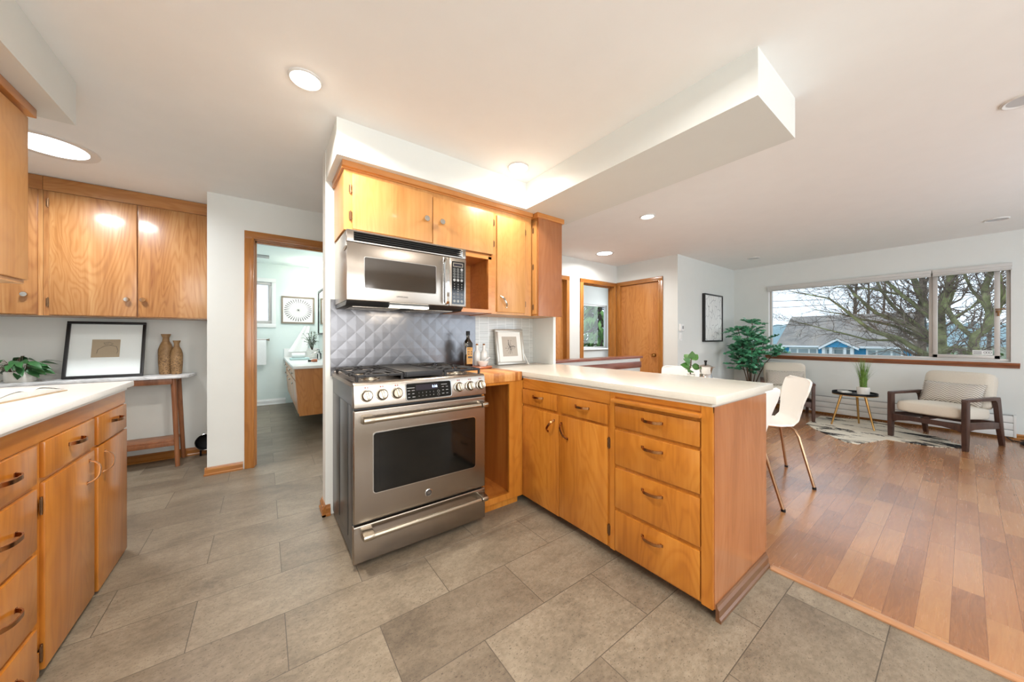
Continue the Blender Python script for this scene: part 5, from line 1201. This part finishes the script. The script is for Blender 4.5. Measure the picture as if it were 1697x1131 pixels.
def pillow(label, chair, lc, tilt, yaw=0.0):
    t = bpy.data.objects.new('tmp', None); mb = MB(); w, h, d = 0.46, 0.262, 0.12; nu, nv = 20, 12
    for s in (-1, 1):
        def f(u, v, s=s):
            a, b_ = 2*u-1, 2*v-1
            th = (max(0, 1-abs(a)**3.2)**0.55)*(max(0, 1-abs(b_)**2.6)**0.55)
            k = 1-0.06*(1-a*a) if True else 1; kb = 1-0.05*(1-b_*b_)
            return Vector((a*w/2*kb, s*d/2*th, b_*h/2*(1-0.10*(1-abs(a))**1.0*0)*k))
        mb.surf(f, nu, nv)
    bmesh.ops.remove_doubles(mb.bm, verts=mb.bm.verts, dist=0.0005)
    for k in range(41):   # fringe of short threads along both ends
        z = -h/2+h*k/40*1.0
        for s in (-1, 1): mb.tube([(s*w/2*0.95, 0, z*0.98), (s*(w/2*0.95+0.014), 0.002*math.sin(k), z*0.98+0.002*math.cos(k*3))], 0.0015, 4)
    o = P('throw_pillow', mb, M['zig'], None, ang=80)
    rot = chair.rotation_euler[2]
    o.location = Vector((chair.location.x, chair.location.y, 0))+Matrix.Rotation(rot, 3, 'Z')@Vector(lc)
    o.rotation_euler = (Matrix.Rotation(rot, 3, 'Z')@Matrix.Rotation(yaw, 3, 'Z')@Matrix.Rotation(tilt, 3, 'X')).to_euler()
    o['label'] = label; o['category'] = 'pillow'; o['group'] = 'zigzag pillows'
a1 = armchair('cream armchair with dark wood arms under the right half of the window', (6.10, 0.150), math.radians(-110.7))
a2 = armchair('cream armchair with dark wood arms in the corner, partly behind a white dining chair', (6.24, 1.60), math.radians(-72))
pillow('zigzag lumbar pillow on the right armchair under the window', a1, (0.01, 0.12, 0.525), math.radians(-24))
pillow('zigzag lumbar pillow on the corner armchair by the tall plant', a2, (0.0, 0.12, 0.525), math.radians(-24))
t = thing('side_table', 'round black tray-top side table with gold legs on the cowhide', 'table', (6.15, 0.86, 0))
P('tray_top', MB().lathe([(0, 0.415), (0.205, 0.415), (0.212, 0.42), (0.212, 0.445), (0.207, 0.445), (0.205, 0.425), (0, 0.424)], n=48), M['black'], t, world=False)
P('rim', MB().lathe([(0.205, 0.409), (0.2135, 0.410), (0.2135, 0.417), (0.205, 0.417)], n=48), M['gold'], t, world=False)
for x, y in ((-0.11, 0.20), (0.23, -0.01), (-0.12, -0.19)):
    P('leg', MB().tube([(x*0.55, y*0.55, 0.415), (x, y, 0.004)], [0.014, 0.009], 12), M['gold'], t, world=False)
t = thing('potted_grass', 'tall green ornamental grass in a white pot on the side table', 'plant', (6.11, 0.775, 0.425))
P('pot', MB().lathe([(0, 0), (0.048, 0), (0.056, 0.008), (0.062, 0.085), (0.060, 0.10), (0.054, 0.10), (0.05, 0.085), (0, 0.085)], n=30), M['matwhite'], t, world=False)
rnd = random.Random(21); mb = MB()
for k in range(230):
    a = rnd.uniform(0, 2*PI); r0 = rnd.uniform(0, 0.035); sp_ = abs(rnd.gauss(0, 0.065)); h = rnd.uniform(0.20, 0.42)
    p0 = Vector((r0*math.cos(a), r0*math.sin(a), 0.085)); d = Vector((math.cos(a)*sp_, math.sin(a)*sp_, 0))
    w = Vector((-math.sin(a), math.cos(a), 0))*0.0028; prev = None
    for j in range(5):
        s = j/4; c = p0+d*s*s+Vector((0, 0, h*(s-0.12*s*s*sp_*8))); ww = w*(1-s*0.9)
        cur = (mb.bm.verts.new(c-ww), mb.bm.verts.new(c+ww))
        if prev: mb.bm.faces.new((prev[0], prev[1], cur[1], cur[0]))
        prev = cur
P('blades', mb, M['grass'], t, world=False, ang=80)
t = thing('small_book', 'thin silver-grey book on the side table beside the grass pot', 'book', (6.17, 0.955, 0.425), math.radians(25))
P('cover', MB().box(-0.075, 0.075, -0.05, 0.05, 0, 0.022, 0.003), M['silver'], t, world=False); P('pages', MB().box(-0.073, 0.076, -0.048, 0.051, 0.004, 0.018), M['paper'], t, world=False)
rug = [(1337, 703), (1350, 712), (1375, 722), (1398, 733), (1420, 737), (1445, 733), (1470, 729), (1500, 734), (1545, 741), (1596, 744), (1590, 738), (1560, 727), (1515, 716), (1480, 704), (1440, 697), (1400, 694), (1360, 690)]
pts = []
rr = [onZ(u, v, 0.0) for u, v in rug]
for i, p in enumerate(rr):
    q = rr[(i+1) % len(rr)]
    for s in (0, 0.34, 0.67): 
        c = p.lerp(q, s); n_ = pnoise(c*9)*0.02; pts.append((min(6.72, c.x+n_), c.y-n_))
single('cowhide_rug', MB().prism(pts, 'xy', 0.0, 0.005), M['hide'], 'pale cowhide rug with black streaks under the side table', 'rug', (5.9, 0.7, 0))
# tall plant in the corner
PLX, PLY = 6.30, 2.06
t = thing('potted_tree', 'tall leafy green plant in the corner by the window', 'plant', (PLX, PLY, 0))
P('pot', MB().lathe([(0, 0), (0.11, 0), (0.12, 0.01), (0.14, 0.26), (0.13, 0.26), (0.12, 0.24), (0, 0.24)], n=28), M['matwhite'], t, world=False)
rnd = random.Random(4); mb = MB(); ms = MB()
def cl(p): return Vector((min(p.x, 0.53), min(p.y, 0.375), p.z))
def frond(p0, d, L, n=9):
    pts = []; d = Vector(d).normalized()
    for k in range(n+1):
        s = k/n; pts.append(cl(p0+d*L*s+Vector((0, 0, -0.22*L*s*s))))
    ms.tube(pts, [0.003*(1-0.6*k/n) for k in range(n+1)], 5)
    for k in range(2, n+1):
        p = pts[k]; tg = (pts[k]-pts[k-1]).normalized() if (pts[k]-pts[k-1]).length > 1e-5 else d; sd = tg.cross(Vector((0, 0, 1)))
        if sd.length < 1e-4: sd = Vector((1, 0, 0))
        sd.normalize()
        for s in (-1, 1):
            dd = (sd*s+tg*0.55+Vector((0, 0, rnd.uniform(-0.2, 0.35))))
            e = p+dd.normalized()*0.07
            if e.x > 0.51 or e.y > 0.385 or (e.y < -0.12 and e.z < 0.86): continue
            mb.leaf(p, dd, (rnd.uniform(-1.2, .6), rnd.uniform(-1.2, .6), 0.7), rnd.uniform(0.055, 0.075), 0.042, 0.2, 0.15, 3)
    if pts[-1].y < 0.33 and pts[-1].x < 0.46 and pts[-1].z > 0.86: mb.leaf(pts[-1], d, (0, 0, 1), 0.05, 0.03, 0.3, 0.1, 3)
trunks = [(-0.24, -0.10, 0.88), (-0.10, 0.14, 1.02), (0.0, -0.02, 1.12), (0.14, 0.10, 1.0), (0.32, -0.22, 0.66), (-0.14, 0.05, 0.68), (0.06, -0.18, 0.88), (-0.02, 0.22, 0.72)]
for (dx, dy, h) in trunks:
    p0 = Vector((dx*0.08, dy*0.08, 0.24)); top = Vector((dx, dy, 0.24+h)); mid = p0.lerp(top, 0.5)+Vector((-dx*0.25, -dy*0.25, 0.05))
    crv = [(p0*(1-s)**2+mid*2*s*(1-s)+top*s*s) for s in [k/10 for k in range(11)]]
    ms.tube(crv, [0.010-0.006*k/10 for k in range(11)], 7)
    for k in range(5, 11):
        for j in range(3 if k < 10 else 5):
            a = rnd.uniform(0, 2*PI); frond(crv[k], (math.cos(a), math.sin(a), rnd.uniform(0.0, 1.3)), rnd.uniform(0.13, 0.25))
P('stems', ms, M['stem'], t, world=False); P('leaves', mb, M['leafm'], t, world=False, ang=80)
# wall things
t = thing('wall_picture', 'tall black-framed branching line picture on the living wall', 'picture', (5.95, 2.49, 1.47))
x0, x1, z0, z1 = 5.61, 6.275, 1.085, 1.858
P('frame', MB().box(x0, x1, 2.455, 2.499, z0, z0+0.022, 0.002).box(x0, x1, 2.455, 2.499, z1-0.022, z1, 0.002).box(x0, x0+0.022, 2.455, 2.499, z0+.022, z1-.022, 0.002).box(x1-0.022, x1, 2.455, 2.499, z0+.022, z1-.022, 0.002), M['blackframe'], t)
P('art', MB().box(x0+.018, x1-.018, 2.468, 2.476, z0+.018, z1-.018), M['art'], t)
t = thing('thermostat', 'white square thermostat on the living wall, above the light switch', 'thermostat', (4.93, 2.5, 1.30))
P('body', MB().box(4.875, 4.985, 2.47, 2.499, 1.248, 1.352, 0.005), M['white'], t); P('screen', MB().box(4.925, 4.965, 2.4685, 2.472, 1.278, 1.322, 0.001), M['grey'], t)
t = thing('light_switch', 'white rocker light switch plate below the thermostat', 'light switch', (4.93, 2.5, 1.165))
P('plate', MB().box(4.895, 4.965, 2.492, 2.499, 1.105, 1.225, 0.002), M['white'], t); P('rocker', MB().box(4.914, 4.946, 2.488, 2.493, 1.13, 1.20, 0.002), M['heater'], t)
t = thing('baseboard_heater', 'long white baseboard heater under the window', 'heater', (6.8, 0.7, 0.02))
P('casing', MB().box(6.778, 6.829, -0.315, 1.75, 0.03, 0.27), M['grey'], t)  # grey tone puts the shade of the panel gaps into the casing colour
mb = MB()
for z0, z1 in ((0.03, 0.104), (0.111, 0.184), (0.191, 0.265)): mb.box(6.768, 6.777, -0.315, 1.75, z0, z1, 0.002)
P('front_panels', mb, M['heater'], t); P('end_cap', MB().box(6.765, 6.829, -0.335, -0.315, 0.026, 0.275, 0.002), M['heater'], t)
t = thing('extension_cord', 'black coiled power cord on the floor at the right picture edge', 'cord', (6.5, -0.42, 0))
cpts = [Vector((6.72, -0.27, 0.03)), Vector((6.66, -0.30, 0.008))]
for k in range(26): a = k*0.55; cpts.append(Vector((6.52+0.10*math.cos(a)+0.004*k*0.3, -0.43+0.085*math.sin(a), 0.008+0.0012*k)))
P('cable', MB().tube(cpts, 0.006, 8), M['cord'], t)
for i, (ya, yb, lab) in enumerate(((0.262, WY1, 'rolled-up blind over the wide left window pane'), (WY0, 0.257, 'rolled-up blind over the right sliding pane'))):
    t = thing('window_blind', lab, 'blind', (6.83, (ya+yb)/2, 1.92), group='rolled-up window blinds')
    P('headrail', MB().box(6.80, 6.849, ya, yb, 1.965, 2.005, 0.003), M['blind'], t)
    P('rolled_shade', MB().box(6.805, 6.849, ya+0.004, yb-0.004, 1.938, 1.966, 0.006), M['blind'], t); P('bottom_rail', MB().box(6.803, 6.847, ya+0.002, yb-0.002, 1.924, 1.937, 0.003), M['blind'], t)

# ------------------------------------------------------------------ outside
struct('ground', MB().box(6.98, 320, -160, 240, -2.55, -2.5), M['ground'])
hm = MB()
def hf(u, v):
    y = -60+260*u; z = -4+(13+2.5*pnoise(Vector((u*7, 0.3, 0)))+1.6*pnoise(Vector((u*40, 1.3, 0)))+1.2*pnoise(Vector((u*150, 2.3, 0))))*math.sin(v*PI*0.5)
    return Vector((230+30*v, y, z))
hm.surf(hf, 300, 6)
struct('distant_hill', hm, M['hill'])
# blue house across the street
HX = 40.0
t = thing('house', 'blue house with grey shingle roof and white trim across the street', 'house', (44, 6.5, -2.5))
P('walls', MB().box(HX+0.4, 49.6, 2.35, 10.75, -2.5, 0.36), M['siding'], t)
P('gable_wall', MB().prism([(HX+0.4, 0.36), (49.6, 0.36), (45.0, 3.05)], 'xz', 2.6, 10.5), M['siding'], t)
rf = MB()
for sgn in (1, -1):
    xe = 45-sgn*5.0*1.0
    rf.prism([(45, 3.36), (xe, 0.40), (xe, 0.28), (45, 3.22)] if sgn > 0 else [(45, 3.22), (xe, 0.28), (xe, 0.40), (45, 3.36)], 'xz', 2.05, 11.0)
P('roof', rf, M['roof'], t)
P('gutter', MB().box(HX-0.12, HX+0.02, 2.05, 11.0, 0.27, 0.42).box(HX, HX+0.4, 2.1, 10.95, 0.25, 0.30), M['extwhite'], t)
P('corner_board', MB().box(HX+0.36, HX+0.42, 2.33, 2.52, -2.5, 0.3).box(HX+0.36, HX+0.42, 10.6, 10.78, -2.5, 0.3), M['extwhite'], t)
# little entry gable
yc = onX(1387, 562, HX-0.6).y; zt = onX(1387, 561, HX-0.6).z; ze = 0.33; yl = onX(1357, 575, HX-0.6).y; yr = onX(1423, 575, HX-0.6).y
P('porch_gable', MB().prism([(yl+0.25-0.5, ze), (yr-0.25+0.5, ze), (yc, zt-0.12)], 'yz', HX-0.5, HX+0.5), M['siding'], t)
pr = MB()
for ye in (yl, yr): pr.prism([(yc, zt), (ye, ze-0.02), (ye, ze-0.22), (yc, zt-0.2)], 'yz', HX-0.7, HX-0.55)
P('porch_rake', pr, M['extwhite'], t)
pr = MB()
for ye in (yl, yr): pr.prism([(yc, zt+0.06), (ye, ze+0.03), (ye, ze-0.02), (yc, zt)], 'yz', HX-0.72, HX+2.0)
P('porch_roof', pr, M['roof'], t)
for u in (1365, 1377, 1400, 1412):
    y = onX(u, 585, HX-0.3).y; P('porch_post', MB().box(HX-0.4, HX-0.25, y-0.1, y+0.1, -2.5, ze), M['extwhite'], t)
P('front_door', MB().box(HX+0.36, HX+0.42, onX(1395, 585, HX).y, onX(1386, 585, HX).y, -2.3, -0.1), M['door'], t)
for u0, u1 in ((1306, 1354), (1366, 1414), (1434, 1496)):
    y1_, y0_ = onX(u0, 585, HX).y, onX(u1, 585, HX).y; f = P('window', MB().box(HX+0.33, HX+0.42, y0_, y1_, -1.6, 0.22), M['extwhite'], t)
    w = y1_-y0_; mb = MB()
    for a, b_ in ((0.06, 0.27), (0.33, 0.67), (0.73, 0.94)): mb.box(HX+0.32, HX+0.34, y0_+w*a, y0_+w*b_, -1.5, 0.10)
    P('pane', mb, M['extpane'], f)
# power lines
for lab, v0, v1 in (('highest of the three power lines outside the window', 500, 496), ('middle one of the three power lines outside the window', 511, 504), ('lowest of the three power lines outside the window, crossing the roof', 541, 530)):
    p0 = onX(1276, v0, 24); p1 = onX(1400, v1, 24); d = p1-p0; pts = [p0+d*s+Vector((0, 0, 0.03*(s-0.5)**2)) for s in [-2+k*0.25 for k in range(21)]]
    single('power_line', MB().tube(pts, 0.014, 5), M['cord'], lab, 'cable', p0, 'power lines')
# big mossy tree in front of the window
rnd = random.Random(11)
def branchtree(name, label, main, twig_r=0.006, X=None, lv=2, seedpts=3, loc=None, mats=('moss', 'moss', 'bark')):
    base = loc; t = thing(name, label, 'tree', base); tm = MB(); bm_ = MB(); tw = MB()
    def wig(pts, n=4, amp=0.04):
        out = []
        for a, b_ in zip(pts[:-1], pts[1:]):
            for k in range(n):
                c = a.lerp(b_, k/n)
                if k: c = c+Vector((pnoise(c*2.1), pnoise(c*2.3+Vector((9, 1, 3))), pnoise(c*1.9+Vector((1, 7, 5)))))*amp*(b_-a).length
                out.append(c)
        out.append(pts[-1]); return out
    def twig(p, d, L, r, lev):
        n = 5; pts = [p]; dd = d.normalized()
        for k in range(n):
            dd = (dd+Vector((rnd.gauss(0, .22), rnd.gauss(0, .22), rnd.gauss(0.03, .16)))).normalized(); pts.append(pts[-1]+dd*L/n)
        tw.tube(pts, [r*(1-0.75*k/n) for k in range(n+1)], 4, cap=False)
        if lev > 0:
            for k in range(1, n+1):
                for j in range(2):
                    s = (dd+Vector((rnd.gauss(0, .55), rnd.gauss(0, .7), rnd.gauss(0.05, .55)))).normalized(); twig(pts[k], s, L*rnd.uniform(0.35, 0.6), r*0.55, lev-1)
    for pts, r0, r1, trunk in main:
        if lv > 1: r0, r1 = r0*0.78, r1*0.72
        q = wig([Vector(p) for p in pts]); n = len(q)
        (tm if trunk else bm_).tube(q, [r0+(r1-r0)*k/(n-1) for k in range(n)], 8)
        for k in range(2 if trunk else 1, n):
            tan = (q[k]-q[k-1]).normalized()
            for j in range(seedpts if k < n-1 else seedpts+1):
                if lv > 1 and rnd.random() < (0.6 if trunk or q[k].y < 0.35 else 0.25): continue
                s = (tan*0.9+Vector((rnd.gauss(0, .5), rnd.gauss(0, .5), rnd.gauss(0.15, .5)))).normalized(); twig(q[k], s, rnd.uniform(0.5, 1.1)*(1.0 if X is None else X), max(twig_r*0.9, r1*rnd.uniform(.2, .4)), lv-1)
    P('trunk', tm, M[mats[0]], t); P('branches', bm_, M[mats[1]], t)
    o = P('twigs', tw, M[mats[2]], t); o['kind'] = 'stuff'
    return t
def px(lst, X0, X1): return [onX(u, v, X0+(X1-X0)*i/(len(lst)-1)) for i, (u, v) in enumerate(lst)]
main = [
    ([onX(1566, 760, 12.0)]+px([(1562, 600), (1558, 560), (1557, 520), (1565, 495), (1574, 470), (1577, 420)], 12, 12.2), 0.14, 0.075, True),
    ([onX(1620, 760, 11.5)]+px([(1617, 592), (1613, 572), (1617, 556), (1635, 545), (1641, 520), (1633, 498), (1631, 478), (1642, 452), (1652, 425)], 11.5, 11.5), 0.105, 0.05, True),
    (px([(1635, 545), (1652, 520), (1661, 482), (1654, 455), (1630, 428)], 11.5, 11.2), 0.075, 0.035, False),
    (px([(1648, 525), (1668, 490), (1690, 450)], 11.5, 11.0), 0.05, 0.03, False),
    (px([(1557, 545), (1538, 512), (1517, 468), (1500, 425)], 12, 12.6), 0.10, 0.06, False),
    (px([(1557, 560), (1536, 552), (1500, 525), (1470, 495), (1450, 462)], 12, 13.5), 0.08, 0.035, False),
    (px([(1557, 566), (1536, 558), (1494, 534), (1452, 519), (1416, 489), (1400, 465)], 12, 13), 0.085, 0.03, False),
    (px([(1560, 598), (1540, 591), (1488, 561), (1446, 549), (1410, 522), (1374, 495), (1310, 483)], 12, 12.5), 0.10, 0.015, False),
    (px([(1556, 572), (1524, 561), (1480, 540), (1430, 530), (1390, 520), (1345, 512)], 12, 14), 0.065, 0.012, False),
    (px([(1500, 566), (1485, 564), (1440, 564), (1380, 549), (1335, 537), (1300, 532)], 12.2, 13.5), 0.045, 0.010, False),
    (px([(1556, 540), (1540, 525), (1494, 489), (1464, 462), (1440, 440)], 12, 12.5), 0.07, 0.03, False),
    (px([(1494, 489), (1450, 480), (1400, 476), (1350, 480)], 12.4, 13.5), 0.035, 0.01, False),
    (px([(1558, 585), (1585, 575), (1600, 585), (1617, 592)], 12, 11.6), 0.07, 0.06, False),
    (px([(1562, 500), (1580, 530), (1595, 545), (1613, 560)], 12.1, 11.6), 0.06, 0.05, False),
    (px([(1568, 520), (1586, 470), (1580, 430)], 12.1, 12.6), 0.035, 0.02, False),
    (px([(1640, 520), (1610, 480), (1594, 445), (1590, 425)], 11.5, 12.0), 0.035, 0.02, False),
    (px([(1575, 530), (1610, 510), (1640, 480), (1670, 440)], 12.0, 12.6), 0.03, 0.015, False),
]
branchtree('bare_tree', 'large bare mossy tree close outside the window, in both panes', main, 0.007, None, 2, 2, (13.5, -0.5, -2.5))
for i, (u, X, h, lab) in enumerate(((1418, 56, 11, 'leftmost far bare tree rising behind the blue house roof'), (1440, 74, 14, 'second far bare tree from the left behind the blue house roof'), (1466, 92, 16, 'third far bare tree from the left behind the blue house roof'), (1528, 30, 10, 'far bare tree with a dark trunk beside the right end of the blue house'), (1640, 110, 18, 'far bare tree seen through the right window pane'))):
    b0 = onX(u, 560, X); b0.z = -2.5; m_ = [([b0, b0+Vector((0, 0.1, h*0.5)), b0+Vector((0, -0.1, h))], 0.28 if X > 40 else 0.22, 0.08, True)]
    for k in range(12):
        z = h*(0.25+0.7*k/12); a = rnd.uniform(0, 2*PI); p = b0+Vector((0, 0, z)); L = h*0.2*(1.1-k/14)
        m_.append(([p, p+Vector((math.cos(a)*L*.5, math.sin(a)*L*.5, L*.35)), p+Vector((math.cos(a)*L, math.sin(a)*L, L*.9))], 0.09, 0.03, False))
    branchtree('bare_tree', lab, m_, 0.02, 1.8, 1, 2, tuple(b0), ('bark', 'bark', 'bark'))
def bush(name, label, c, rx, rz, n, L, mat, seed, cat='bush', cone=False):
    r = random.Random(seed); t = thing(name, label, cat, (c[0], c[1], c[2])); mb = MB(); core = MB()
    if cone: core.tube([(0, 0, 0), (0, 0, rz)], [0.12, 0.02], 10)
    for k in range(n):
        if cone:
            z = r.uniform(0.03, 0.98); rad = rx*(1-z)**0.8*r.uniform(0.25, 1.0); a = r.uniform(0, 2*PI); p = Vector((rad*math.cos(a), rad*math.sin(a), z*rz-0.25*rad)); d = Vector((math.cos(a), math.sin(a), r.uniform(-0.9, 0.1)))
        else:
            a = r.uniform(0, 2*PI); e = r.uniform(-0.2, 1); s = r.uniform(0.6, 1.0); p = Vector((rx*s*math.cos(a)*math.sqrt(1-e*e), rx*s*math.sin(a)*math.sqrt(1-e*e), rz*(0.3+0.7*e)*s)); d = Vector((math.cos(a), math.sin(a), r.uniform(-0.3, 0.9)))
        mb.leaf(p, d, (0, 0, 1), L*r.uniform(0.7, 1.3), L*0.34, 0.3, 0.1, 2)
        if cone and k % 12 == 0: core.tube([(0, 0, p.z+0.25*rad), p], [0.03, 0.012], 4)
    P('trunk' if cone else 'stems', core if cone else MB().tube([(0, 0, 0), (0, 0, rz*0.6)], 0.06, 6), M['bark'], t, world=False)
    o = P('foliage', mb, M[mat], t, world=False, ang=80)
    return t
bush('conifer_tree', 'dense green conifer seen through the bedroom window', (11.2, 9.0, -2.5), 2.6, 8.5, 3600, 0.42, 'needle', 31, 'tree', True)
bush('conifer_tree', 'second green conifer right behind the first outside the bedroom window', (15.0, 12.8, -2.5), 2.6, 9.0, 900, 0.5, 'needle', 32, 'tree', True)
for u, X, s, lab in ((1590, 34, 1.6, 'dark evergreen bush low in the right window pane, behind the mossy trunk'), (1665, 27, 1.5, 'dark evergreen bush low at the right end of the window')):
    b0 = onX(u, 560, X); bush('evergreen_bush', lab, (b0.x, b0.y, -2.5), s*1.5, s*1.9, 1600, 0.4, 'needle', int(u))
